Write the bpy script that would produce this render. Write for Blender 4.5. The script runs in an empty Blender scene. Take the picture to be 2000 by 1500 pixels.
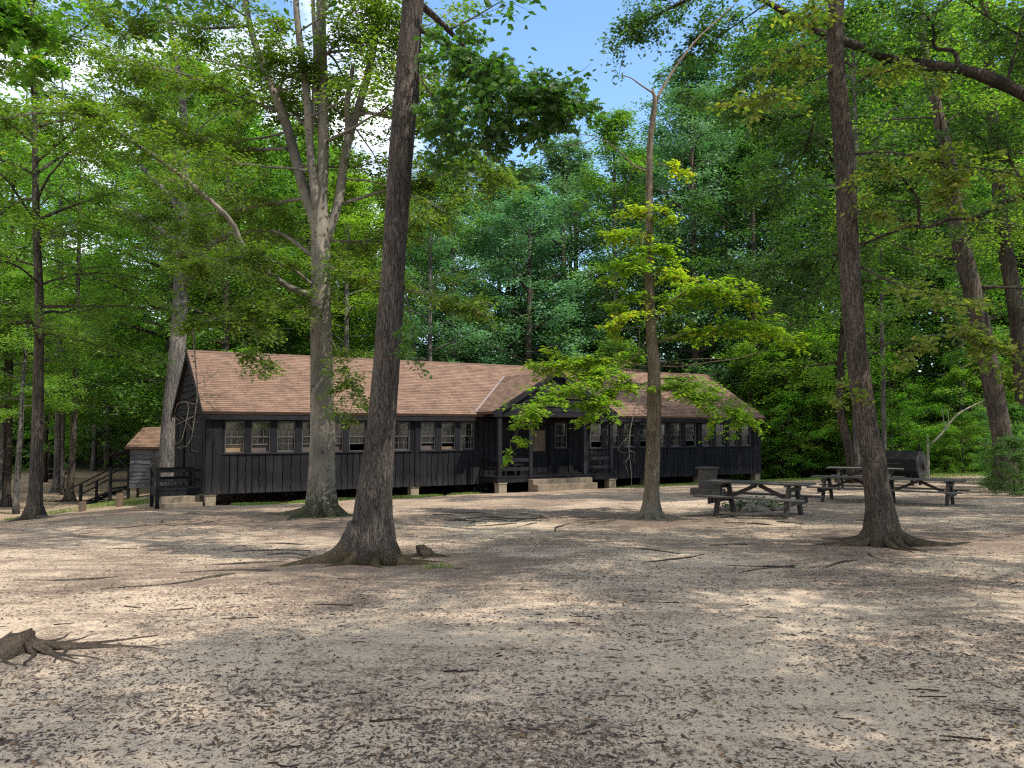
import bpy, math, random
import numpy as np
from mathutils import Vector, Matrix

random.seed(7)
RNG = np.random.default_rng(11)
SC = bpy.context.scene
COL = SC.collection
R = math.radians

# ------------------------------------------------------------------ camera
EYE = 1.65
F = 1542.0                      # focal length in pixels of a 2000 px wide picture
PITCH = R(3.34)
cd = bpy.data.cameras.new('camera')
cd.sensor_width = 36; cd.lens = 36 * F / 2000
cd.clip_start = 0.05; cd.clip_end = 3000
cam = bpy.data.objects.new('camera', cd); COL.objects.link(cam)
cam.location = (0, 0, EYE); cam.rotation_euler = (R(90) + PITCH, 0, 0)
SC.camera = cam
CP, SP = math.cos(PITCH), math.sin(PITCH)

def ray(px, py):
    u = (px - 1000) / F; v = (750 - py) / F
    return np.array([u, CP - v * SP, SP + v * CP])
def at(px, py, d):
    r = ray(px, py)
    return np.array([0, 0, EYE]) + r * (d / r[1])
def mpp(d): return d / F        # metres per picture pixel at depth d

# ------------------------------------------------------------------ ground shape
HX, HY = -10.4446, 27.0         # front left corner of the hall
HA = R(59.93)
UX, UY = math.sin(HA), math.cos(HA)
def ground(x, y):
    x = np.asarray(x, float); y = np.asarray(y, float)
    b = (x - HX) * UY - (y - HY) * UX
    z = np.interp(b, [-400, -150, -62, -10, 0, 1, 2.5, 6, 10, 14, 20, 28.6, 60, 200], [30, 17, -1.1, -1.05, -.97, -.86, -.73, -.58, -.47, -.38, -.2, 0, .2, .3])
    s = np.clip(-(x + 10.8), 0, 10)
    z = z - .03 * s ** 1.5
    near = np.exp(-((x / 40) ** 2 + ((y - 15) / 40) ** 2))
    z = z + near * (.025 * np.sin(x * 1.1 + .7 * y + 1) * np.sin(y * .9 - .4 * x) + .014 * np.sin(2.7 * x + 1.3 * y) * np.sin(3.1 * y - .8 * x + 2)
                    + .006 * np.sin(6.1 * x + 2 * y) * np.sin(5.3 * y - 2.2 * x))
    return z
def onground(px, py):
    r = ray(px, py); o = np.array([0, 0, EYE]); lo, hi = 1.0, 400.0
    for _ in range(60):
        m = (lo + hi) / 2; p = o + r * m
        if p[2] > ground(p[0], p[1]): lo = m
        else: hi = m
    return o + r * lo
def gz(x, y): return float(ground(x, y))

# ------------------------------------------------------------------ mesh building
def np_mesh(name, V, loops, starts, totals, mat, attr=None, smooth=False):
    me = bpy.data.meshes.new(name)
    me.vertices.add(len(V)); me.vertices.foreach_set('co', np.ascontiguousarray(V, np.float32).ravel())
    me.loops.add(len(loops)); me.loops.foreach_set('vertex_index', np.asarray(loops, np.int32))
    me.polygons.add(len(starts)); me.polygons.foreach_set('loop_start', np.asarray(starts, np.int32))
    me.polygons.foreach_set('loop_total', np.asarray(totals, np.int32))
    me.polygons.foreach_set('use_smooth', np.full(len(starts), smooth, bool))
    if attr is not None:
        a = me.attributes.new('tint', 'FLOAT', 'FACE'); a.data.foreach_set('value', np.asarray(attr, np.float32))
    me.update(calc_edges=True); me.validate()
    if mat: me.materials.append(mat)
    return me

class MB:
    """collects polygons; build() links ONE mesh object"""
    def __init__(s): s.V = []; s.L = []; s.T = []; s.n = 0; s.A = []
    def add(s, V, F_, tint=None):
        V = np.asarray(V, float).reshape(-1, 3); F_ = np.asarray(F_, np.int64)
        s.V.append(V); s.L.append((F_ + s.n).ravel()); s.T.append(np.full(len(F_), F_.shape[1])); s.n += len(V)
        s.A.append(np.full(len(F_), .5) if tint is None else np.broadcast_to(tint, len(F_)))
    def box(s, x0, x1, y0, y1, z0, z1, tint=None):
        V = [(x, y, z) for z in (z0, z1) for y in (y0, y1) for x in (x0, x1)]
        s.add(V, [(0, 2, 3, 1), (4, 5, 7, 6), (0, 1, 5, 4), (2, 6, 7, 3), (0, 4, 6, 2), (1, 3, 7, 5)], tint)
    def obox(s, p, q, w, h, up=(0, 0, 1), tint=None):
        """a bar of section w x h from p to q"""
        p = np.array(p, float); q = np.array(q, float); d = q - p; d /= np.linalg.norm(d)
        up = np.array(up, float)
        sd = np.cross(d, up); sd /= np.linalg.norm(sd); u = np.cross(sd, d)
        V = []
        for c in (p, q):
            for a, b in ((-1, -1), (1, -1), (1, 1), (-1, 1)): V.append(c + sd * a * w / 2 + u * b * h / 2)
        s.add(V, [(3, 2, 1, 0), (4, 5, 6, 7), (0, 1, 5, 4), (1, 2, 6, 5), (2, 3, 7, 6), (3, 0, 4, 7)], tint)
    def prism(s, poly, axis_vec, tint=None):
        """extrude a polygon (list of 3-d points) along a vector"""
        A = np.array(poly, float); B = A + np.array(axis_vec, float); n = len(A)
        s.V.append(np.vstack([A, B]))
        faces = [list(range(n))[::-1], list(range(n, 2 * n))] + [[i, (i + 1) % n, n + (i + 1) % n, n + i] for i in range(n)]
        for f in faces:
            s.L.append(np.array(f) + s.n); s.T.append(np.array([len(f)])); s.A.append(np.array([.5 if tint is None else tint]))
        s.n += 2 * n
    def tube(s, pts, rad, k=8, closed=True, tint=None, lob=None):
        pts = np.asarray(pts, float); m = len(pts); rad = np.broadcast_to(np.asarray(rad, float), m)
        tan = np.gradient(pts, axis=0); tan /= np.linalg.norm(tan, axis=1)[:, None] + 1e-9
        ref = np.array([1., 0, 0]) if abs(tan[0][0]) < .8 else np.array([0, 1., 0])
        th = np.arange(k) * 2 * np.pi / k
        V = np.zeros((m, k, 3))
        for i in range(m):
            a = ref - tan[i] * ref.dot(tan[i]); a /= np.linalg.norm(a); ref = a
            b = np.cross(tan[i], a)
            rr = rad[i] * (np.ones(k) if lob is None else lob[i])
            V[i] = pts[i] + (np.cos(th) * rr)[:, None] * a + (np.sin(th) * rr)[:, None] * b
        i, j = np.meshgrid(np.arange(m - 1), np.arange(k), indexing='ij')
        j2 = (j + 1) % k
        Q = np.stack([i * k + j, i * k + j2, (i + 1) * k + j2, (i + 1) * k + j], -1).reshape(-1, 4)
        n0 = s.n
        s.add(V.reshape(-1, 3), Q, tint)
        if closed:
            for r in (list(range(k))[::-1], list(range((m - 1) * k, m * k))):
                s.L.append(np.array(r) + n0); s.T.append(np.array([k])); s.A.append(np.array([.5]))
    def tubes(s, pts, r0, r1, k=5):
        """many branches at once: pts (n,m,3)"""
        n, m, _ = pts.shape
        if n == 0: return
        tan = np.gradient(pts, axis=1); tan /= np.linalg.norm(tan, axis=2, keepdims=True) + 1e-9
        ref = np.where(np.abs(tan[:, :1, 2:3]) < .8, np.array([0, 0, 1.]), np.array([1., 0, 0]))
        a = ref - tan * (ref * tan).sum(2, keepdims=True); a /= np.linalg.norm(a, axis=2, keepdims=True) + 1e-9
        b = np.cross(tan, a)
        t = np.linspace(0, 1, m)
        rad = (np.asarray(r0)[:, None] * (1 - t) + np.asarray(r1)[:, None] * t)[:, :, None, None]
        th = np.arange(k) * 2 * np.pi / k
        V = pts[:, :, None] + rad * (np.cos(th)[None, None, :, None] * a[:, :, None] + np.sin(th)[None, None, :, None] * b[:, :, None])
        i, j = np.meshgrid(np.arange(m - 1), np.arange(k), indexing='ij'); j2 = (j + 1) % k
        Q = np.stack([i * k + j, i * k + j2, (i + 1) * k + j2, (i + 1) * k + j], -1).reshape(-1, 4)
        Q = (Q[None] + (np.arange(n) * m * k)[:, None, None]).reshape(-1, 4)
        s.add(V.reshape(-1, 3), Q)
    def mesh(s, name, mat, origin=(0, 0, 0), smooth=False):
        V = np.vstack(s.V) - np.array(origin); T = np.concatenate(s.T)
        st = np.concatenate([[0], np.cumsum(T)[:-1]])
        return np_mesh(name, V, np.concatenate(s.L), st, T, mat, np.concatenate(s.A), smooth)
    def build(s, name, mat, parent=None, origin=(0, 0, 0), smooth=False, bevel=0):
        me = s.mesh(name, mat, origin, smooth)
        o = link(name, me, parent)
        if parent is None: o.location = origin
        if bevel:
            b = o.modifiers.new('bevel', 'BEVEL'); b.width = bevel; b.segments = 2; b.limit_method = 'ANGLE'
        return o
def link(name, me, parent=None):
    o = bpy.data.objects.new(name, me); COL.objects.link(o)
    if parent: o.parent = parent
    return o
def tag(o, label=None, cat=None, group=None, kind=None):
    if label: o['label'] = label
    if cat: o['category'] = cat
    if group: o['group'] = group
    if kind: o['kind'] = kind
    return o
def thing(name, label, cat, loc=(0, 0, 0), rz=0, group=None):
    o = bpy.data.objects.new(name, None); COL.objects.link(o)
    o.empty_display_size = .2
    o.location = loc; o.rotation_euler = (0, 0, rz)
    return tag(o, label, cat, group)
def kids(o): return [c for c in bpy.data.objects if c.parent == o]
def copy_tree(o, parent=None):
    c = o.copy(); COL.objects.link(c); c.parent = parent
    for ch in kids(o): copy_tree(ch, c)
    return c

# ------------------------------------------------------------------ materials
def newmat(name):
    m = bpy.data.materials.new(name); m.use_nodes = True
    nt = m.node_tree; nt.nodes.clear()
    out = nt.nodes.new('ShaderNodeOutputMaterial')
    def N(t, **k):
        n = nt.nodes.new('ShaderNode' + t)
        for a, v in k.items(): setattr(n, a, v)
        return n
    def Lk(a, b): nt.links.new(a, b)
    return m, nt, out, N, Lk
def ramp(N, stops, interp='LINEAR'):
    r = N('ValToRGB'); cr = r.color_ramp; cr.interpolation = interp
    while len(cr.elements) < len(stops): cr.elements.new(.5)
    for e, (p, c) in zip(cr.elements, stops):
        e.position = p; e.color = (*c, 1) if len(c) == 3 else c
    return r
def noise(N, Lk, vec, scale, detail=4, rough=.55, dist=0):
    n = N('TexNoise'); n.inputs['Scale'].default_value = scale; n.inputs['Detail'].default_value = detail
    n.inputs['Roughness'].default_value = rough; n.inputs['Distortion'].default_value = dist
    Lk(vec, n.inputs['Vector']); return n
def mapping(N, Lk, vec, sc=(1, 1, 1), loc=(0, 0, 0)):
    m = N('Mapping'); m.inputs['Scale'].default_value = sc; m.inputs['Location'].default_value = loc
    Lk(vec, m.inputs['Vector']); return m.outputs[0]
def mixc(N, Lk, fac, a, b, mode='MIX'):
    m = N('Mix', data_type='RGBA', blend_type=mode)
    for sock, v in ((0, fac), (6, a), (7, b)):
        if hasattr(v, 'is_linked'): Lk(v, m.inputs[sock])
        elif sock == 0: m.inputs[0].default_value = v
        else: m.inputs[sock].default_value = (*v, 1)
    return m.outputs[2]
def math_(N, Lk, op, a, b=None, clamp=False):
    m = N('Math', operation=op); m.use_clamp = clamp
    for i, v in enumerate((a, b)):
        if v is None: continue
        if hasattr(v, 'is_linked'): Lk(v, m.inputs[i])
        else: m.inputs[i].default_value = v
    return m.outputs[0]
def finish(N, Lk, out, col, rough=.7, spec=.3, bump=None, bs=.4, bd=.02):
    p = N('BsdfPrincipled')
    if hasattr(col, 'is_linked'): Lk(col, p.inputs['Base Color'])
    else: p.inputs['Base Color'].default_value = (*col, 1)
    if hasattr(rough, 'is_linked'): Lk(rough, p.inputs['Roughness'])
    else: p.inputs['Roughness'].default_value = rough
    p.inputs['Specular IOR Level'].default_value = spec
    if bump is not None:
        b = N('Bump'); b.inputs['Strength'].default_value = bs; b.inputs['Distance'].default_value = bd
        Lk(bump, b.inputs['Height']); Lk(b.outputs[0], p.inputs['Normal'])
    Lk(p.outputs[0], out.inputs[0]); return p

def leaf_mat(name, stops, trans=.45, gloss=.35, tmul=(1.65, 2.1, .6), var=.12):
    m, nt, out, N, Lk = newmat(name)
    a = N('Attribute', attribute_name='tint'); r = ramp(N, stops); Lk(a.outputs['Fac'], r.inputs[0])
    oi = N('ObjectInfo')
    hs = N('HueSaturation'); Lk(r.outputs[0], hs.inputs['Color'])
    Lk(math_(N, Lk, 'MULTIPLY_ADD', oi.outputs['Random'], .03), hs.inputs['Hue'])
    hs.inputs['Hue'].default_value = .5
    mr = N('MapRange'); Lk(oi.outputs['Random'], mr.inputs[0]); mr.inputs[3].default_value = .5 - .12 * var; mr.inputs[4].default_value = .5 + .12 * var
    Lk(mr.outputs[0], hs.inputs['Hue'])
    mr2 = N('MapRange'); Lk(oi.outputs['Random'], mr2.inputs[0]); mr2.inputs[3].default_value = 1 - var; mr2.inputs[4].default_value = 1 + var
    Lk(mr2.outputs[0], hs.inputs['Value'])
    p = N('BsdfPrincipled'); Lk(hs.outputs[0], p.inputs['Base Color'])
    p.inputs['Roughness'].default_value = .5; p.inputs['Specular IOR Level'].default_value = gloss
    t = N('BsdfTranslucent')
    Lk(mixc(N, Lk, 1.0, hs.outputs[0], tmul, 'MULTIPLY'), t.inputs[0])
    mx = N('MixShader'); mx.inputs[0].default_value = trans
    Lk(p.outputs[0], mx.inputs[1]); Lk(t.outputs[0], mx.inputs[2]); Lk(mx.outputs[0], out.inputs[0])
    return m

def bark_mat(name, dark, light, ridge=(16, 16, 3.2), patch=None, bs=.9, bd=.02, moss=None):
    m, nt, out, N, Lk = newmat(name)
    tc = N('TexCoord').outputs['Object']
    v = N('TexVoronoi', feature='DISTANCE_TO_EDGE'); v.inputs['Scale'].default_value = 1; v.inputs['Randomness'].default_value = 1
    nd = noise(N, Lk, tc, 5, 3)
    wv = mixc(N, Lk, .035, mapping(N, Lk, tc), nd.outputs['Color'])
    Lk(mapping(N, Lk, wv, ridge), v.inputs['Vector'])
    n2 = noise(N, Lk, mapping(N, Lk, tc, (ridge[0] * 1.6, ridge[1] * 1.6, ridge[2] * 1.5)), 1, 6, .65)
    fz = ridge[0] / 13.0
    f1 = noise(N, Lk, mapping(N, Lk, tc, (11 * fz, 11 * fz, 1.5 * fz)), 1, 3, .5, .9)
    f2 = noise(N, Lk, mapping(N, Lk, tc, (19 * fz, 19 * fz, 3.6 * fz), (3, 7, 1)), 1, 3, .5, .6)
    def furrow(n, w): return math_(N, Lk, 'MULTIPLY', math_(N, Lk, 'ABSOLUTE', math_(N, Lk, 'SUBTRACT', n.outputs[0], .5)), w, True)
    fur = math_(N, Lk, 'MULTIPLY', furrow(f1, 13), math_(N, Lk, 'ADD', .45, math_(N, Lk, 'MULTIPLY', furrow(f2, 11), .55)))
    h = math_(N, Lk, 'MULTIPLY', math_(N, Lk, 'ADD', math_(N, Lk, 'MULTIPLY', fur, .75), math_(N, Lk, 'MULTIPLY', math_(N, Lk, 'POWER', math_(N, Lk, 'MULTIPLY', v.outputs[0], 2.3, True), .8), .25)), math_(N, Lk, 'MULTIPLY_ADD', n2.outputs[0], .8))
    n3 = noise(N, Lk, mapping(N, Lk, tc, (2, 2, .8)), 1, 4)
    r = ramp(N, [(.0, dark), (.62, light)]); Lk(h, r.inputs[0])
    col = mixc(N, Lk, n3.outputs[0], r.outputs[0], tuple(c * .62 for c in light), 'MIX')
    r3 = ramp(N, [(.35, (.55, .55, .55)), (.7, (1.25, 1.2, 1.1))]); Lk(n3.outputs[0], r3.inputs[0])
    col = mixc(N, Lk, 1, r.outputs[0], r3.outputs[0], 'MULTIPLY')
    if patch:   # lichen or stain blotches
        n4 = noise(N, Lk, mapping(N, Lk, tc, (1, 1, .7)), patch[1], 5, .7)
        r4 = ramp(N, [(patch[2], (0, 0, 0)), (patch[2] + .08, (1, 1, 1))]); Lk(n4.outputs[0], r4.inputs[0])
        col = mixc(N, Lk, r4.outputs[0], col, patch[0])
    if moss:
        sz = N('SeparateXYZ'); Lk(tc, sz.inputs[0])
        mk = math_(N, Lk, 'MULTIPLY', math_(N, Lk, 'SUBTRACT', 1, math_(N, Lk, 'DIVIDE', sz.outputs[2], moss[1]), True), 1.0)
        n5 = noise(N, Lk, tc, 9, 6, .7)
        mk = math_(N, Lk, 'MULTIPLY', math_(N, Lk, 'SUBTRACT', math_(N, Lk, 'ADD', math_(N, Lk, 'MULTIPLY', mk, .42), n5.outputs[0]), .72), 9, True)
        col = mixc(N, Lk, mk, col, moss[0])
    finish(N, Lk, out, col, .9, .12, h, bs, bd * 1.6)
    return m

M = {}
M['oak_bark'] = bark_mat('oak_bark', (.02, .016, .014), (.125, .108, .097), (31, 31, 8.5), moss=((.07, .055, .03), .5))
M['oak_bark_brown'] = bark_mat('oak_bark_brown', (.018, .014, .011), (.128, .106, .09), (35, 35, 10), moss=((.075, .06, .042), .6))
M['beech_bark'] = bark_mat('beech_bark', (.15, .136, .117), (.195, .178, .155), (4, 4, 9), ((.05, .046, .034), 6, .585), bs=.15, bd=.008, moss=((.05, .05, .028), 1.7))
M['maple_bark'] = bark_mat('maple_bark', (.09, .07, .05), (.19, .155, .115), (10, 10, 7), ((.26, .25, .2), 9, .6), bs=.4, bd=.01, moss=((.13, .115, .088), 1.2))
M['grey_bark'] = bark_mat('grey_bark', (.045, .042, .04), (.17, .16, .15), (13, 13, 3))
M['dark_bark'] = bark_mat('dark_bark', (.018, .014, .012), (.075, .06, .05), (16, 16, 3))
M['forest_bark'] = bark_mat('forest_bark', (.03, .025, .02), (.10, .085, .07), (12, 12, 3))
M['dead_wood'] = bark_mat('dead_wood', (.07, .06, .05), (.19, .165, .14), (20, 20, 2), bs=.5)
M['snag_wood'] = bark_mat('snag_wood', (.22, .2, .17), (.42, .39, .34), (20, 20, 3), bs=.4)
M['stump_wood'] = bark_mat('stump_wood', (.028, .02, .016), (.10, .08, .064), (60, 60, 14), patch=((.08, .09, .03), 7, .68), bs=.6)

M['beech_leaf'] = leaf_mat('beech_leaf', [(0, (.055, .11, .016)), (.5, (.10, .17, .025)), (.9, (.16, .225, .035)), (1, (.28, .22, .035))], .5, .35)
M['oak_leaf'] = leaf_mat('oak_leaf', [(0, (.032, .07, .018)), (.6, (.055, .11, .026)), (1, (.10, .16, .03))], .42, .45)
M['yellow_leaf'] = leaf_mat('yellow_leaf', [(0, (.08, .17, .02)), (.45, (.15, .245, .024)), (.75, (.26, .30, .026)), (1, (.45, .34, .03))], .52, .3)
M['hickory_leaf'] = leaf_mat('hickory_leaf', [(0, (.08, .13, .025)), (.6, (.15, .18, .04)), (1, (.28, .22, .06))], .5, .3)
M['teal_leaf'] = leaf_mat('teal_leaf', [(0, (.06, .145, .066)), (.6, (.10, .21, .09)), (1, (.17, .285, .13))], .35, .6, (1.4, 1.7, .9), .14)  # blue cast of sky reflection and slight haze put into the leaf colour
M['green_leaf'] = leaf_mat('green_leaf', [(0, (.055, .125, .024)), (.6, (.10, .19, .036)), (1, (.18, .27, .055))], .42, .4, var=.16)
M['bright_leaf'] = leaf_mat('bright_leaf', [(0, (.08, .155, .022)), (.6, (.135, .225, .036)), (1, (.23, .31, .05))], .5, .35, var=.2)

def simple_wood(name, col, rough=.75, spec=.3, grain=(2, 2, 30), lo=.6, hi=1.4, bs=.3, splash=None):
    m, nt, out, N, Lk = newmat(name)
    tc = N('TexCoord').outputs['Object']
    n = noise(N, Lk, mapping(N, Lk, tc, grain), 1, 6, .65); n2 = noise(N, Lk, tc, 1.3, 3)
    at_ = N('Attribute', attribute_name='tint')
    r = ramp(N, [(.25, tuple(c * lo for c in col)), (.75, tuple(c * hi for c in col))]); Lk(n.outputs[0], r.inputs[0])
    r2 = ramp(N, [(.3, (.7, .7, .7)), (.7, (1.3, 1.3, 1.3))]); Lk(n2.outputs[0], r2.inputs[0])
    c = mixc(N, Lk, 1, r.outputs[0], r2.outputs[0], 'MULTIPLY')
    r3 = ramp(N, [(0, (.6, .6, .6)), (1, (1.4, 1.4, 1.4))]); Lk(at_.outputs['Fac'], r3.inputs[0])
    c = mixc(N, Lk, 1, c, r3.outputs[0], 'MULTIPLY')
    if splash:      # dust and mud splashed up the foot of the boards, and scuffs
        sz = N('SeparateXYZ'); Lk(tc, sz.inputs[0])
        lowf = N('MapRange'); Lk(sz.outputs[2], lowf.inputs[0]); lowf.inputs[1].default_value = splash[1]; lowf.inputs[2].default_value = splash[1] - .5
        ns = noise(N, Lk, mapping(N, Lk, tc, (7, 7, 1.2)), 1, 6, .7)
        f = math_(N, Lk, 'MULTIPLY', math_(N, Lk, 'SUBTRACT', math_(N, Lk, 'ADD', math_(N, Lk, 'MULTIPLY', lowf.outputs[0], .25), ns.outputs[0]), .6), 3.5, True)
        c = mixc(N, Lk, math_(N, Lk, 'MULTIPLY', f, .75), c, splash[0])
    finish(N, Lk, out, c, rough, spec, n.outputs[0], bs, .006)
    return m
M['black_board'] = simple_wood('black_board', (.0105, .0102, .0122), .75, .12, (9, 9, .7), splash=((.034, .032, .031), 1.0))
M['black_board_h'] = simple_wood('black_board_h', (.010, .010, .012), .75, .12, (.7, 9, 9))
M['black_trim'] = simple_wood('black_trim', (.0115, .011, .0132), .7, .14, (4, 4, 4))
M['cabin_board'] = simple_wood('cabin_board', (.05, .049, .056), .65, .4, (.7, 9, 9))
M['table_top'] = simple_wood('table_top', (.075, .07, .063), .8, .2, (1, 25, 25))
M['table_leg'] = simple_wood('table_leg', (.04, .034, .028), .8, .25, (9, 9, 3))
M['post_wood'] = simple_wood('post_wood', (.12, .085, .06), .85, .2, (14, 14, 2))
M['inside_wood'] = simple_wood('inside_wood', (.05, .038, .028), .8, .2, (3, 3, 1))
M['sash_wood'] = simple_wood('sash_wood', (.045, .044, .043), .6, .4, (5, 5, 5))
M['blind_cloth'] = simple_wood('blind_cloth', (.19, .135, .085), .9, .1, (1.5, 1.5, 2), .85, 1.1)
M['blind_grey'] = simple_wood('blind_grey', (.085, .066, .06), .9, .1, (1.5, 1.5, 2), .8, 1.1)
def plain(name, col, rough, spec=.5, metal=0, nscale=20, amt=.25, bs=.15):
    m, nt, out, N, Lk = newmat(name)
    tc = N('TexCoord').outputs['Object']
    n = noise(N, Lk, tc, nscale, 6, .65)
    r = ramp(N, [(.3, tuple(c * (1 - amt) for c in col)), (.7, tuple(c * (1 + amt) for c in col))]); Lk(n.outputs[0], r.inputs[0])
    p = finish(N, Lk, out, r.outputs[0], rough, spec, n.outputs[0], bs, .004); p.inputs['Metallic'].default_value = metal
    return m
M['concrete'] = plain('concrete', (.175, .138, .098), .9, .2, 0, 14, .28, .3)
M['pier_stone'] = plain('pier_stone', (.20, .165, .115), .9, .2, 0, 12, .3, .4)
M['dark_stone'] = plain('dark_stone', (.06, .052, .046), .9, .2, 0, 11, .45, .5)
M['flashing'] = plain('flashing', (.24, .19, .165), .4, .5, .2, 8, .1)
M['tank_metal'] = plain('tank_metal', (.009, .009, .010), .7, .15, 0, 7, .4)
M['rust_metal'] = plain('rust_metal', (.03, .026, .026), .7, .3, .1, 9, .5)
M['truck_paint'] = plain('truck_paint', (.03, .075, .075), .4, .5, 0, 30, .3)
M['rubber'] = plain('rubber', (.02, .02, .021), .8, .3, 0, 30, .2)
M['rim_metal'] = plain('rim_metal', (.4, .41, .43), .4, .5, .4, 30, .2)
M['rock'] = plain('rock', (.2, .17, .145), .95, .15, 0, 9, .5, .8)

def glass_mat():
    m, nt, out, N, Lk = newmat('window_glass')
    g = N('BsdfGlossy'); g.inputs['Roughness'].default_value = .06; g.inputs[0].default_value = (.8, .85, .9, 1)
    t = N('BsdfTransparent'); t.inputs[0].default_value = (.36, .36, .35, 1)
    d = N('BsdfDiffuse'); d.inputs[0].default_value = (.07, .068, .066, 1)      # dust on the panes
    fr = N('Fresnel'); fr.inputs[0].default_value = 1.5
    n = noise(N, Lk, N('TexCoord').outputs['Object'], 5, 5, .6)
    b = N('Bump'); b.inputs['Strength'].default_value = .04; Lk(n.outputs[0], b.inputs['Height']); Lk(b.outputs[0], g.inputs['Normal'])
    m0 = N('MixShader'); Lk(math_(N, Lk, 'MULTIPLY', n.outputs[0], .14), m0.inputs[0]); Lk(t.outputs[0], m0.inputs[1]); Lk(d.outputs[0], m0.inputs[2])
    mx = N('MixShader'); Lk(math_(N, Lk, 'MULTIPLY', fr.outputs[0], 1.0, True), mx.inputs[0])
    Lk(m0.outputs[0], mx.inputs[1]); Lk(g.outputs[0], mx.inputs[2]); Lk(mx.outputs[0], out.inputs[0])
    return m
M['glass'] = glass_mat()

def shingle_mat():
    m, nt, out, N, Lk = newmat('roof_shingle')
    tc = N('TexCoord').outputs['UV']
    b = N('TexBrick'); b.inputs['Scale'].default_value = 1; b.offset = .37; b.offset_frequency = 2; b.squash = 1
    b.inputs['Brick Width'].default_value = .31; b.inputs['Row Height'].default_value = .142; b.inputs['Mortar Size'].default_value = .006
    b.inputs['Color1'].default_value = (.148, .093, .066, 1); b.inputs['Color2'].default_value = (.218, .139, .098, 1); b.inputs['Mortar'].default_value = (.12, .075, .055, 1)
    b.inputs['Bias'].default_value = 0
    Lk(tc, b.inputs['Vector'])
    n = noise(N, Lk, mapping(N, Lk, tc, (1, 1, 1)), 1.3, 6, .68); n2 = noise(N, Lk, tc, 60, 3)
    r = ramp(N, [(.3, (.6, .58, .57)), (.5, (.95, .95, .95)), (.72, (1.15, 1.12, 1.08))]); Lk(n.outputs[0], r.inputs[0])
    r2 = ramp(N, [(.3, (.85, .85, .85)), (.7, (1.15, 1.15, 1.15))]); Lk(n2.outputs[0], r2.inputs[0])
    c = mixc(N, Lk, 1, mixc(N, Lk, 1, b.outputs[0], r.outputs[0], 'MULTIPLY'), r2.outputs[0], 'MULTIPLY')
    h = math_(N, Lk, 'SUBTRACT', math_(N, Lk, 'MULTIPLY', n2.outputs[0], .4), b.outputs['Fac'])
    finish(N, Lk, out, c, .9, .2, h, .5, .006)
    return m
M['shingle'] = shingle_mat()

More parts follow.
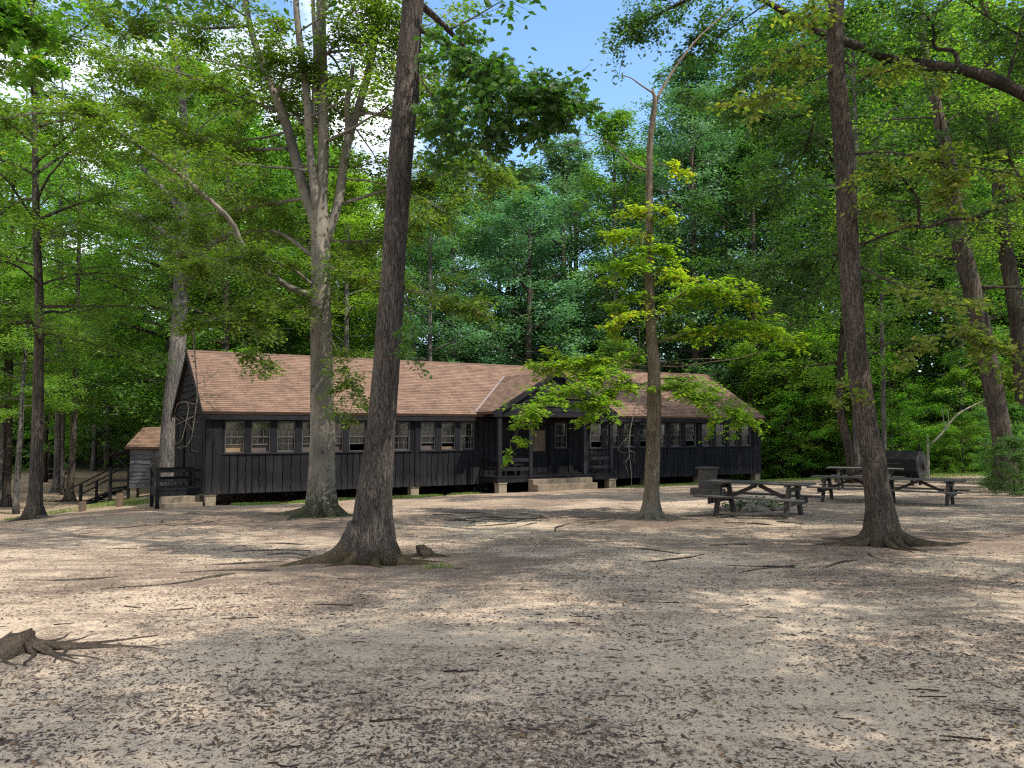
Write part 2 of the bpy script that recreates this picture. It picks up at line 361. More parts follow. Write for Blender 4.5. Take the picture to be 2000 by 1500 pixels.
def ground_mat():
    m, nt, out, N, Lk = newmat('ground_gravel')
    pos = N('NewGeometry').outputs['Position']
    sx = N('SeparateXYZ'); Lk(pos, sx.inputs[0]); X, Y = sx.outputs[0], sx.outputs[1]
    big = noise(N, Lk, pos, .33, 4, .6, .4); mid = noise(N, Lk, pos, 1.6, 5, .62, .3)
    fine = noise(N, Lk, pos, 26, 6, .72); grit = noise(N, Lk, pos, 95, 3, .7)
    streak = noise(N, Lk, mapping(N, Lk, pos, (.5, 2.4, 1)), 2.2, 5, .65)
    sand = ramp(N, [(.34, (.125, .09, .064)), (.42, (.335, .258, .185)), (.54, (.465, .375, .28)), (.72, (.61, .51, .39))])
    gm = math_(N, Lk, 'ADD', math_(N, Lk, 'MULTIPLY', grit.outputs[0], .6), math_(N, Lk, 'MULTIPLY', noise(N, Lk, mapping(N, Lk, pos, (.8, 1.3, 1)), 44, 4, .75).outputs[0], .4)); Lk(gm, sand.inputs[0])
    chips = N('TexVoronoi', feature='F1'); chips.inputs['Scale'].default_value = 26; chips.inputs['Randomness'].default_value = 1
    Lk(mixc(N, Lk, .03, mapping(N, Lk, pos), fine.outputs['Color']), chips.inputs['Vector'])
    mulch = ramp(N, [(.2, (.055, .04, .031)), (.55, (.155, .115, .09)), (.8, (.27, .21, .165))]); Lk(fine.outputs[0], mulch.inputs[0])
    # how much mulch: patches at several scales, cut by the fine grain
    k = math_(N, Lk, 'ADD', math_(N, Lk, 'MULTIPLY', math_(N, Lk, 'SUBTRACT', math_(N, Lk, 'MULTIPLY', big.outputs[0], 1.7), .35), .55), math_(N, Lk, 'MULTIPLY', mid.outputs[0], .45))
    k = math_(N, Lk, 'ADD', k, math_(N, Lk, 'MULTIPLY', math_(N, Lk, 'SUBTRACT', streak.outputs[0], .5), .55))
    k = math_(N, Lk, 'ADD', k, math_(N, Lk, 'MULTIPLY', math_(N, Lk, 'SUBTRACT', fine.outputs[0], .5), 1.3))
    k = math_(N, Lk, 'ADD', k, math_(N, Lk, 'MULTIPLY', math_(N, Lk, 'SUBTRACT', grit.outputs[0], .5), .9))
    # more bark mulch and leaf mould round the big trees and over the middle of the clearing
    lit = None
    for cx_, cy_, r_ in ((-1.9, 10.8, 3.0), (-4.7, 19.0, 4.2), (3.3, 18.6, 3.4), (6.1, 13.0, 3.2), (-4.2, 6.2, 1.2)):
        vd = N('VectorMath', operation='DISTANCE'); Lk(mapping(N, Lk, pos, (1, 1, 0)), vd.inputs[0]); vd.inputs[1].default_value = (cx_, cy_, 0)
        q = N('MapRange'); Lk(vd.outputs['Value'], q.inputs[0]); q.inputs[1].default_value = r_; q.inputs[2].default_value = .4; q.inputs[3].default_value = 0; q.inputs[4].default_value = .2
        lit = q.outputs[0] if lit is None else math_(N, Lk, 'MAXIMUM', lit, q.outputs[0])
    my = N('MapRange'); Lk(Y, my.inputs[0]); my.inputs[1].default_value = 6; my.inputs[2].default_value = 12; my.inputs[3].default_value = -.06; my.inputs[4].default_value = .07
    k = math_(N, Lk, 'ADD', math_(N, Lk, 'ADD', k, lit), my.outputs[0])
    kk = N('MapRange'); Lk(k, kk.inputs[0]); kk.inputs[1].default_value = .455; kk.inputs[2].default_value = .65
    col = mixc(N, Lk, kk.outputs[0], sand.outputs[0], mulch.outputs[0])
    # trodden reddish soil towards the hall
    b = math_(N, Lk, 'ADD', math_(N, Lk, 'MULTIPLY', math_(N, Lk, 'SUBTRACT', X, HX), UY), math_(N, Lk, 'MULTIPLY', math_(N, Lk, 'SUBTRACT', Y, HY), -UX))
    soilf = N('MapRange'); Lk(math_(N, Lk, 'ADD', b, math_(N, Lk, 'MULTIPLY', mid.outputs[0], 4)), soilf.inputs[0]); soilf.inputs[1].default_value = 12.5; soilf.inputs[2].default_value = 5.5
    soil = ramp(N, [(.3, (.14, .095, .065)), (.5, (.27, .195, .135)), (.7, (.40, .31, .225))]); Lk(fine.outputs[0], soil.inputs[0])
    col = mixc(N, Lk, math_(N, Lk, 'MULTIPLY', soilf.outputs[0], .8), col, soil.outputs[0])
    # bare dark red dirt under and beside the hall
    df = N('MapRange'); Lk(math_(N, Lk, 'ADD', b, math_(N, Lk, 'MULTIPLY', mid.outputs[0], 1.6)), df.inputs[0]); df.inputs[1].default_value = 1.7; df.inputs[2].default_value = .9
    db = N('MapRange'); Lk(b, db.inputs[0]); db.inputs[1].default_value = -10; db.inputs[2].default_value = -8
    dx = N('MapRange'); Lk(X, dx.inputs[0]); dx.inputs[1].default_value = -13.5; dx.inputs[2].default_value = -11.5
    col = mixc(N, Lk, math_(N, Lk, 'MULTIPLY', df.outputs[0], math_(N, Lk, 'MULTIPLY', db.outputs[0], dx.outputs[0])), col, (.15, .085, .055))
    # leaf mould under the trees at the edge of the wood
    wood = N('MapRange'); Lk(math_(N, Lk, 'ADD', b, math_(N, Lk, 'MULTIPLY', mid.outputs[0], 6)), wood.inputs[0]); wood.inputs[1].default_value = -4; wood.inputs[2].default_value = -11
    mould = ramp(N, [(.3, (.035, .03, .015)), (.7, (.12, .09, .045))]); Lk(fine.outputs[0], mould.inputs[0])
    s = math_(N, Lk, 'MULTIPLY', math_(N, Lk, 'ADD', X, 10.8), -1)
    notleft = N('MapRange'); Lk(s, notleft.inputs[0]); notleft.inputs[1].default_value = 2; notleft.inputs[2].default_value = -2
    farl = N('MapRange'); Lk(Y, farl.inputs[0]); farl.inputs[1].default_value = 62; farl.inputs[2].default_value = 75
    col = mixc(N, Lk, math_(N, Lk, 'MULTIPLY', wood.outputs[0], math_(N, Lk, 'MAXIMUM', notleft.outputs[0], farl.outputs[0])), col, mould.outputs[0])
    # dark soil on the crest of the bank at the left
    sn = math_(N, Lk, 'ADD', s, math_(N, Lk, 'MULTIPLY', math_(N, Lk, 'SUBTRACT', mid.outputs[0], .5), 2.2))
    band = math_(N, Lk, 'SUBTRACT', 1, math_(N, Lk, 'MULTIPLY', math_(N, Lk, 'ABSOLUTE', math_(N, Lk, 'SUBTRACT', sn, .7)), .8), True)
    col = mixc(N, Lk, math_(N, Lk, 'MULTIPLY', band, .85), col, mulch.outputs[0])
    h = math_(N, Lk, 'ADD', math_(N, Lk, 'MULTIPLY', fine.outputs[0], .7), math_(N, Lk, 'MULTIPLY', grit.outputs[0], .25))
    h = math_(N, Lk, 'ADD', h, math_(N, Lk, 'MULTIPLY', chips.outputs[0], .35))
    finish(N, Lk, out, col, .95, .1, h, .6, .022)
    return m
M['ground'] = ground_mat()
M['grass'] = leaf_mat('grass', [(0, (.06, .11, .02)), (.6, (.11, .17, .035)), (1, (.22, .22, .08))], .35, .2)
M['chip'] = leaf_mat('chip', [(0, (.03, .022, .018)), (.4, (.075, .055, .045)), (.7, (.16, .11, .08)), (.88, (.30, .25, .2)), (1, (.5, .45, .39))], .02, .15)
M['litter'] = leaf_mat('litter', [(0, (.055, .03, .016)), (.5, (.13, .075, .04)), (.85, (.22, .13, .06)), (1, (.2, .2, .05))], .15, .2)

# ------------------------------------------------------------------ ground sheet
def sheet():
    def axis(lim, n, c, k): 
        t = np.linspace(-1, 1, n); a = np.sinh(t * k) / np.sinh(k) * lim
        return a + c
    xs = axis(420, 281, 0, 5.2); ys = axis(420, 281, 12, 5.2)
    Xg, Yg = np.meshgrid(xs, ys, indexing='ij')
    V = np.stack([Xg, Yg, ground(Xg, Yg)], -1).reshape(-1, 3); n = len(ys)
    i, j = np.meshgrid(np.arange(len(xs) - 1), np.arange(n - 1), indexing='ij')
    Q = np.stack([i * n + j, (i + 1) * n + j, (i + 1) * n + j + 1, i * n + j + 1], -1).reshape(-1, 4)
    mb = MB(); mb.add(V, Q); o = mb.build('ground', M['ground'], smooth=True)
    tag(o, kind='structure')
sheet()

# ------------------------------------------------------------------ foliage
def unit(v): return v / (np.linalg.norm(v, axis=-1, keepdims=True) + 1e-9)
SHAPES = {
 'quad': np.array([(0, 0, 0), (.45, -.3, .06), (1, 0, -.08), (.45, .3, .06)], float),
 'oval': np.array([(0, 0, 0), (.28, -.24, .05), (.62, -.25, .04), (1, 0, -.1), (.62, .25, .04), (.28, .24, .05)], float),
 'oak': np.array([(0, .02, 0), (.2, .1, .02), (.28, .3, .05), (.38, .12, .02), (.5, .38, .04), (.6, .14, .0), (.75, .3, -.02), (.82, .12, -.04), (1, 0, -.1),
                  (.82, -.12, -.04), (.75, -.3, -.02), (.6, -.14, 0), (.5, -.38, .04), (.38, -.12, .02), (.28, -.3, .05), (.2, -.1, .02), (0, -.02, 0)], float),
 'maple': np.array([(0, 0, 0), (.05, -.3, .02), (.3, -.22, .02), (.42, -.52, -.03), (.62, -.2, .02), (1, 0, -.1), (.62, .2, .02), (.42, .52, -.03), (.3, .22, .02), (.05, .3, .02)], float),
}
def leaf_arrays(rng, P, D, L, k, size, shape='quad', flat=.7, spread=.12, droop=.15, tint0=None, ang=(30, 75)):
    """k leaves along each of n twigs; returns V, loops, starts, totals, tint"""
    n = len(P)
    t = rng.uniform(.05, 1, (n, k)); L = np.broadcast_to(np.asarray(L, float), n)
    pos = P[:, None] + D[:, None] * (t * L[:, None])[..., None]
    pos[..., 2] -= droop * (t ** 2) * L[:, None]
    pos = pos + rng.normal(0, 1, (n, k, 3)) * (spread * np.array([1, 1, .55]))
    up = np.array([0, 0, 1.])
    side = unit(np.cross(D, up) + 1e-6)
    s = rng.choice([-1., 1.], (n, k)) ; a = np.radians(rng.uniform(ang[0], ang[1], (n, k)))
    d = D[:, None] * np.cos(a)[..., None] + side[:, None] * (np.sin(a) * s)[..., None]
    d = d + rng.normal(0, .25, (n, k, 3)); d[..., 2] = d[..., 2] * .6 - .18
    d = unit(d).reshape(-1, 3)
    nrm = up * flat + rng.normal(0, 1, (n * k, 3)) * (1 - flat) * .9
    nrm = unit(nrm - d * (nrm * d).sum(1, keepdims=True))
    w = np.cross(nrm, d)
    sz = size * rng.uniform(.6, 1.25, n * k)
    T = SHAPES[shape]; m = len(T)
    pos = pos.reshape(-1, 3)
    V = pos[:, None] + sz[:, None, None] * (T[None, :, 0:1] * d[:, None] + T[None, :, 1:2] * w[:, None] + T[None, :, 2:3] * nrm[:, None])
    N_ = n * k
    tw = rng.uniform(0, 1, n) if tint0 is None else tint0
    tint = np.clip(np.repeat(tw, k) * .6 + rng.uniform(0, 1, N_) * .4 + rng.normal(0, .06, N_), 0, 1)
    return V.reshape(-1, 3), np.arange(N_ * m), np.arange(N_) * m, np.full(N_, m), tint
class Leaves:
    def __init__(s): s.p = []; s.nv = 0; s.nl = 0
    def add(s, a):
        V, Lp, St, To, Ti = a
        s.p.append((V, Lp + s.nv, St + s.nl, To, Ti)); s.nv += len(V); s.nl += len(Lp)
    def mesh(s, name, mat, origin=(0, 0, 0)):
        c = [np.concatenate(x) for x in zip(*s.p)]
        return np_mesh(name, c[0] - np.array(origin), c[1], c[2], c[3], mat, c[4])

def curve_eval(P, D, B, L, t):          # t broadcast (n,m)
    return P[:, None] + L[:, None, None] * (D[:, None] * t[..., None] + B[:, None] * (t ** 2)[..., None])
def children(rng, P, D, B, L, n, tr=(.2, 1), ang=(35, 70), lr=(.3, .55), flat=.6, up=.1, bend=.15):
    """n side branches on each of the given curves"""
    N_ = len(P)
    t = np.sort(rng.uniform(tr[0], tr[1], (N_, n)), axis=1)
    S = curve_eval(P, D, B, L, t).reshape(-1, 3)
    tan = unit((D[:, None] + 2 * B[:, None] * t[..., None])).reshape(-1, 3)
    ref = np.where(np.abs(tan[:, 2:3]) < .85, np.array([0, 0, 1.]), np.array([1., 0, 0]))
    s = unit(np.cross(tan, ref)); u = np.cross(s, tan)
    ph = rng.uniform(0, 2 * np.pi, len(S))
    perp = s * np.cos(ph)[:, None] + u * (np.sin(ph) * (1 - flat))[:, None]
    perp = unit(perp)
    a = np.radians(rng.uniform(ang[0], ang[1], len(S)))[:, None]
    d = tan * np.cos(a) + perp * np.sin(a)
    d[:, 2] = d[:, 2] * (1 - .35 * flat) + up
    d = unit(d)
    l = np.repeat(L, n) * rng.uniform(lr[0], lr[1], len(S)) * (1.15 - .55 * t.ravel())
    b = rng.normal(0, bend, (len(S), 3)); b[:, 2] = b[:, 2] * .6 - .06
    return S, d, b, l
def tube_set(mb, P, D, B, L, r0, r1, m=5, k=5):
    t = np.broadcast_to(np.linspace(0, 1, m), (len(P), m))
    mb.tubes(curve_eval(P, D, B, L, t), r0, r1, k)

def poly_to_curves(pts, seg=4):
    """break a polyline into short curves so that side branches can start anywhere on it"""
    pts = np.asarray(pts, float)
    P = pts[:-1]; d = pts[1:] - pts[:-1]; L = np.linalg.norm(d, axis=1)
    return P, d / L[:, None], np.zeros_like(P), L
def resample(pts, n, smooth=True):
    pts = np.asarray(pts, float)
    if smooth and len(pts) > 2:          # Catmull-Rom
        q = np.vstack([2 * pts[0] - pts[1], pts, 2 * pts[-1] - pts[-2]]); outp = []
        per = max(2, n // (len(pts) - 1) + 1)
        for i in range(1, len(q) - 2):
            for t in np.linspace(0, 1, per, endpoint=False):
                p0, p1, p2, p3 = q[i - 1], q[i], q[i + 1], q[i + 2]
                outp.append(.5 * (2 * p1 + (p2 - p0) * t + (2 * p0 - 5 * p1 + 4 * p2 - p3) * t * t + (3 * p1 - p0 - 3 * p2 + p3) * t ** 3))
        outp.append(q[-2]); pts = np.array(outp)
    s = np.concatenate([[0], np.cumsum(np.linalg.norm(np.diff(pts, axis=0), axis=1))])
    u = np.linspace(0, s[-1], n)
    return np.stack([np.interp(u, s, pts[:, i]) for i in range(pts.shape[1])], 1)

def add_sprays(rng, mb, lv, limb, n2, l2, n3, l3, k, size, shape, tr=(.25, 1), flat=.7, up=.05, r2=.012, tint=None, spread=.1, droop=.15, l2var=.4, bark2=True):
    """limb: polyline (m,3). second-order branches along it, third-order twigs on those, leaves on the twigs"""
    limb = np.asarray(limb, float); m = len(limb)
    tan = unit(np.gradient(limb, axis=0))
    t = np.clip(rng.uniform(tr[0], tr[1], n2), 0, .999) * (m - 1); i = t.astype(int); f = (t - i)[:, None]
    S = limb[i] * (1 - f) + limb[np.minimum(i + 1, m - 1)] * f
    tg = tan[i]
    ref = np.where(np.abs(tg[:, 2:3]) < .85, np.array([0, 0, 1.]), np.array([1., 0, 0]))
    sd = unit(np.cross(tg, ref)); u = np.cross(sd, tg)
    ph = rng.uniform(0, 2 * np.pi, n2)
    pr = unit(sd * np.cos(ph)[:, None] + u * (np.sin(ph) * (1 - flat * .8))[:, None])
    a = np.radians(rng.uniform(30, 80, n2))[:, None]
    d = tg * np.cos(a) + pr * np.sin(a); d[:, 2] = d[:, 2] * .6 + up; d = unit(d)
    L = l2 * rng.uniform(1 - l2var, 1 + l2var, n2)
    B = rng.normal(0, .12, (n2, 3)); B[:, 2] -= .08
    if bark2: tube_set(mb, S, d, B, L, np.full(n2, r2), np.full(n2, r2 * .3), 5, 4)
    c = children(rng, S, d, B, L, n3, (.15, 1), (25, 65), (l3 / l2 * .7, l3 / l2 * 1.3), flat, up * .5)
    if bark2: tube_set(mb, c[0], c[1], c[2], c[3], np.full(len(c[0]), r2 * .32), np.full(len(c[0]), r2 * .15), 3, 3)
    ti = None
    if tint is not None: ti = np.clip(rng.normal(tint[0], tint[1], len(c[0])), 0, 1)
    lv.add(leaf_arrays(rng, c[0], unit(c[1]), c[3], k, size, shape, flat, spread, droop, ti))

def limb_from_px(spec, d0, r0, r1, n=14):
    """spec: [(px,py,depth offset)] -> smooth polyline + radii"""
    p = np.array([at(x, y, d0 + dd) for x, y, dd in spec])
    pts = resample(p, n)
    return pts, np.linspace(r0, r1, n)
def trunk_from_px(rows, d0, dd=0, n=26):
    """rows: [(py, centre px, width px)] top to bottom or bottom to top -> pts, radii; depth drifts dd along the way"""
    m = len(rows); p = []
    for i, (py, cx, w) in enumerate(rows):
        d = d0 + dd * i / (m - 1)
        q = at(cx, py, d); p.append((*q, w / 2 * mpp(d)))
    p = resample(np.array(p), n); return p[:, :3], p[:, 3]
def add_trunk(mb, pts, rad, k=28, seed=0, flare=.35, lobes=5, hf=.45, rough=.03):
    rng = np.random.default_rng(seed); th = np.arange(k) * 2 * np.pi / k
    ph = rng.uniform(0, 6.28, 4)
    base = pts[0, 2]; lob = []; knots = [(rng.uniform(.6, 8), rng.uniform(0, 6.28), rng.uniform(.06, .16)) for _ in range(12 if k > 20 else 0)]
    for i in range(len(pts)):
        h = pts[i, 2] - base
        l = 1 + flare * math.exp(-h / hf) * (.35 + .65 * np.cos(lobes * th + ph[0] + .8 * np.sin(th + ph[1])))
        l = l * (1 + rough * np.sin(3 * th + ph[2] + h * 1.3) + rough * .7 * np.sin(7 * th + ph[3] - h * 2.1) + rough * .5 * np.sin(11 * th + 5 * h) + rng.normal(0, rough * .35, k))
        for kh, ka, ks in knots:
            l = l + ks * np.exp(-((h - kh) / .12) ** 2) * np.exp(-((np.angle(np.exp(1j * (th - ka)))) / .35) ** 2)
        lob.append(l)
    mb.tube(pts, rad, k, lob=lob)
def root(mb, p0, ang, length, r0, h0=.35, wig=.25, seed=0, sink=.5, n=16, k=9, end=.15):
    """a root leaving the trunk at height h0 and running out along the ground"""
    rng = np.random.default_rng(seed); pts = []; x, y = p0[0], p0[1]; a = ang
    for i in range(n):
        t = i / (n - 1); r = r0 * (1 - t * (1 - end))
        g = gz(x, y); z = g - r * sink + h0 * math.exp(-t * 4.2) * (1 - t)
        pts.append((x, y, z, r)); a += rng.normal(0, wig) * .35; st = length / (n - 1)
        x += math.cos(a) * st; y += math.sin(a) * st
    pts = np.array(pts); pts[-1, 2] -= .04
    mb.tube(pts[:, :3], pts[:, 3], k)

# ---- generic forest trees (meshes shared by their copies)
def forest_meshes(name, seed, H, tr, cb, spread, nl, n2, n3, k, size, bark, leaf, up_low=.15, up_high=1.1, flat=.6, shape='quad', lean=.02, top=.98, prof=None, spr=.28, tw=(.28, .5)):
    rng = np.random.default_rng(seed); mb = MB(); lv = Leaves()
    n = 12; z = np.linspace(-.4, H * top, n)
    wob = np.cumsum(rng.normal(0, lean * H / n, (n, 2)), axis=0); wob -= wob[0]
    tp = np.column_stack([wob, z]); rad = tr * (1 - .9 * np.clip(z / H, 0, 1)) ** .8 + .015
    add_trunk(mb, tp, rad, 12, seed, .35, 4, .6)
    h = np.linspace(cb, .97, nl) * H; az = np.arange(nl) * 2.4 + rng.uniform(0, .7, nl)
    hn = np.linspace(0, 1, nl)
    P = np.column_stack([np.interp(h, z, tp[:, 0]), np.interp(h, z, tp[:, 1]), h])
    el = up_low + (up_high - up_low) * hn ** 1.3 + rng.normal(0, .12, nl)
    D = np.column_stack([np.cos(az) * np.cos(el), np.sin(az) * np.cos(el), np.sin(el)])
    pr = np.sin(np.pi * (.18 + .78 * hn)) ** .8 if prof is None else np.interp(hn, *prof)
    L = spread * pr * rng.uniform(.7, 1.15, nl) + .3
    B = rng.normal(0, .1, (nl, 3)); B[:, 2] += .08 - .16 * (1 - hn)
    r0 = np.interp(h, z, rad) * .5
    tube_set(mb, P, D, B, L, r0, np.full(nl, .012), 7, 6)
    c2 = children(rng, P, D, B, L, n2, (.2, 1), (30, 70), (.32, .55), flat, .08)
    tube_set(mb, *c2, np.full(len(c2[0]), max(.012, tr * .07)), np.full(len(c2[0]), .004), 4, 4)
    c3 = children(rng, *c2, n3, (.1, 1.05), (25, 75), tw, flat, .03)
    lv.add(leaf_arrays(rng, c3[0], unit(c3[1]), c3[3], k, size, shape, flat, spr, .12))
    return (mb.mesh(name + '_trunk', M[bark], smooth=True), lv.mesh(name + '_crown', M[leaf]))
def forest_tree(name, meshes, x, y, s, rz, label, group, sz=None, leaf=None):
    t = thing(name, label, 'tree' if 'tree' in name else 'shrub', (x, y, gz(x, y) - .05), rz, group)
    t.scale = (s, s, sz or s)
    link('trunk' if 'tree' in name else 'stem', meshes[0], t); c = link('crown', meshes[1], t)
    if leaf:
        c.material_slots[0].link = 'OBJECT'; c.material_slots[0].material = M[leaf]
    return t
# scene-wide settings
SUN_E, SKY_S, EXPO = 3.8, .13, .85
SHADE = [(8.5, .5, 14, 'e'), (12, 5.5, 17, 'e'), (12, -5, 19, 'e'), (2.5, -7, 16, 'e'), (18.6, 12.4, 18, 'b'), (21, 16, 19, 'c')]
# ------------------------------------------------------------------ the long hall
HZ = -.97
hall = thing('hall', 'long low black board-clad hall with brown shingled roof and gabled porch, raised on piers', 'building', (HX, HY, HZ), R(90) - HA)
LEN, DEP = 26.72, 7.8
def hz(w): return w - HZ        # world height -> hall height
BASE, EAVE, RIDGE, YR, YE = hz(-.54), hz(2.28), hz(4.715), 3.9, -.23
SILL, WTOP = hz(.86), hz(1.97)
rs = random.Random(3)
def waney(mb, x0, x1, z0, z1, y, horiz=False, w=(.2, .34), gap=.028, th=.036, fn=None, amp=.016):
    """boards with wandering edges standing proud of a wall; fn clips the far end"""
    p = x0 if not horiz else z0
    e = p1 = x1 if not horiz else z1
    edge = lambda: [rs.gauss(0, 1) for _ in range(4)]
    K = 9; prev = edge()
    def off(c, t): return amp * (c[0] * math.sin(2 * t + c[1]) + .6 * c[2] * math.sin(5 * t + c[3]) + .35 * c[1] * math.sin(11 * t + 2 * c[0]))
    first = True
    while p < e - .05:
        q = min(p + rs.uniform(*w), e)
        if e - q < .12: q = e
        cur = edge(); tint = rs.uniform(.2, .8); yy = y - th * rs.uniform(.7, 1.2); A = []; Bp = []
        for i in range(K):
            t = i / (K - 1)
            oa = 0 if first else off(prev, t * 3) + gap / 2; ob = 0 if q >= e else off(cur, t * 3) - gap / 2
            if not horiz:
                zt = z0 + t * (z1 - z0); A.append((p + oa, zt)); Bp.append((q + ob, zt))
            else:
                xa, xb = (x0, x1) if fn is None else fn((p + q) / 2)
                xt = xa + t * (xb - xa); A.append((xt, p + oa)); Bp.append((xt, q + ob))
        V = [(a, yy, b) for a, b in A] + [(a, yy - (.012 if horiz else 0) * 0, b) for a, b in Bp] + [(a, y + .002, b) for a, b in A] + [(a, y + .002, b) for a, b in Bp]
        if horiz:   # clapboard: lower edge stands out
            V = [(a, yy - .018, b) for a, b in A] + [(a, yy + .006, b) for a, b in Bp] + V[2 * K:]
        Fc = []
        for i in range(K - 1):
            Fc += [(i, i + 1, K + i + 1, K + i), (2 * K + i, 2 * K + i + 1, i + 1, i), (K + i, K + i + 1, 3 * K + i + 1, 3 * K + i)]
        Fc += [(0, K, 3 * K, 2 * K), (K - 1, 3 * K - 1, 4 * K - 1, 2 * K - 1)]
        mb.add(V, Fc, tint)
        prev = cur; p = q; first = False
# window positions along the front (start, width)
G1 = [(.62 + .885 * i, .655) for i in range(8)]; G3 = [(7.94, .63), (8.82, .63), (9.66, .63)]
G4 = [(16.08 + .928 * i, .67) for i in range(7)]; G5 = [(22.73 + .876 * i, .64) for i in range(4)]
PW = [(14.2, .62)]
DOOR = (12.75, 13.85)
allw = sorted(G1 + G3 + PW + G4 + G5)
# front wall shell with openings: bottom strip, top strip, piers between the windows
def wall_shell(openings, L, z0, z1, zs, zt, y0, y1, mb):
    ops = sorted(openings); x = 0
    for a, w, s_, t_ in ops:
        if a > x: mb.box(x, a, y0, y1, z0, z1, 0)
        if s_ > z0: mb.box(a, a + w, y0, y1, z0, s_, 0)
        if t_ < z1: mb.box(a, a + w, y0, y1, t_, z1, .4)
        x = a + w
    if x < L: mb.box(x, L, y0, y1, z0, z1, 0)
mb = MB()
wall_shell([(a, w, SILL, WTOP) for a, w in allw] + [(DOOR[0], DOOR[1] - DOOR[0], BASE + .34, hz(1.85))], LEN, BASE, EAVE - .02, SILL, WTOP, .0, .12, mb)
waney(mb, .5, 7.66, BASE, SILL - .06, 0); waney(mb, .0, .52, BASE, EAVE - .1, 0, w=(.2, .26))
waney(mb, 7.70, 7.9, BASE, EAVE - .1, 0, w=(.3, .3)); waney(mb, 7.92, 10.5, BASE, SILL - .06, 0)
waney(mb, 10.5, 12.6, BASE + .3, EAVE - .3, 0); waney(mb, 14.9, 16.0, BASE + .3, EAVE - .3, 0)
waney(mb, 13.95, 14.14, BASE + .3, EAVE - .3, 0, w=(.3, .3))
waney(mb, 16.05, 22.4, BASE, SILL - .06, 0, w=(.16, .28)); waney(mb, 22.42, 22.68, BASE, EAVE - .1, 0, w=(.3, .3))
waney(mb, 22.7, 26.2, BASE, SILL - .06, 0, w=(.16, .28)); waney(mb, 26.22, LEN, BASE, EAVE - .1, 0, w=(.2, .26))
for grp in (G1, G3, PW, G4, G5):            # posts between windows and the frieze above
    for (a, w), (a2, w2) in zip(grp, grp[1:]): mb.box(a + w, a2, -.035, .0, SILL, WTOP, rs.uniform(.3, .7))
    mb.box(grp[0][0] - .06, grp[-1][0] + grp[-1][1] + .06, -.03, 0, WTOP, EAVE - .06, .35)
mb.build('front_wall', M['black_board'], hall)
# left end wall (x = 0) and the rest, built in a turned frame
def side_wall(name, x, sgn):
    m2 = MB(); ops = [(1.6, .65, SILL, WTOP), (2.6, .65, SILL, WTOP), (6.1, .65, SILL, WTOP)]
    wall_shell(ops + [(4.1, .95, BASE + .02, hz(1.65))], DEP, BASE, EAVE - .02, SILL, WTOP, 0, .12, m2)
    waney(m2, .0, 1.55, BASE, EAVE - .1, 0); waney(m2, 1.55, 3.3, BASE, SILL - .06, 0); waney(m2, 3.32, 4.08, BASE, EAVE - .1, 0); waney(m2, 5.08, 6.05, BASE, EAVE - .1, 0)
    waney(m2, 6.05, 6.8, BASE, SILL - .06, 0); waney(m2, 6.8, DEP, BASE, EAVE - .1, 0)
    def half(z):
        t = (z - EAVE) / (RIDGE - EAVE); return (DEP / 2 - (1 - t) * DEP / 2 * .985, DEP / 2 + (1 - t) * DEP / 2 * .985)
    waney(m2, 0, DEP, EAVE - .06, RIDGE - .22, -.01, True, (.18, .26), fn=half)
    zt = RIDGE - .1
    m2.prism([(0.02, 0, EAVE - .02), (DEP - .02, 0, EAVE - .02), (DEP / 2, 0, zt)], (0, .1, 0), .3)
    for V in m2.V:      # turn: local x runs into the building; outward is -x (left) or +x (right)
        a, y, z = V[:, 0].copy(), V[:, 1].copy(), V[:, 2].copy()
        V[:, 1] = a if sgn < 0 else a
        V[:, 0] = x + (y if sgn < 0 else -y)
    m2.build(name, M['black_board'], hall)
side_wall('end_wall', .0, -1); side_wall('end_wall', LEN, 1)
mb = MB()      # back wall with a row of openings that lets light through
wall_shell([(q, .8, SILL, WTOP) for q in (.9, 3.2, 5.6, 20.6, 24.2)], LEN, BASE, EAVE - .02, SILL, WTOP, DEP - .12, DEP, mb)
mb.build('back_wall', M['black_board'], hall)
mb = MB(); mb.box(.13, LEN - .13, .13, DEP - .13, BASE + .02, BASE + .2); mb.build('floor_deck', M['inside_wood'], hall)
mb = MB(); mb.box(.13, LEN - .13, .13, DEP - .13, EAVE - .12, EAVE - .06); mb.build('inner_ceiling', M['inside_wood'], hall)
mb = MB()
for i in range(0): mb.box(2 + 4.2 * i, 2.12 + 4.2 * i, 2.4, DEP - 2.4, BASE + .2, EAVE - .12)
for x in (9.9, 15.5):
    mb = MB(); mb.box(x, x + .08, .14, DEP - .14, BASE + .2, EAVE - .12); mb.build('inner_partition', M['inside_wood'], hall)

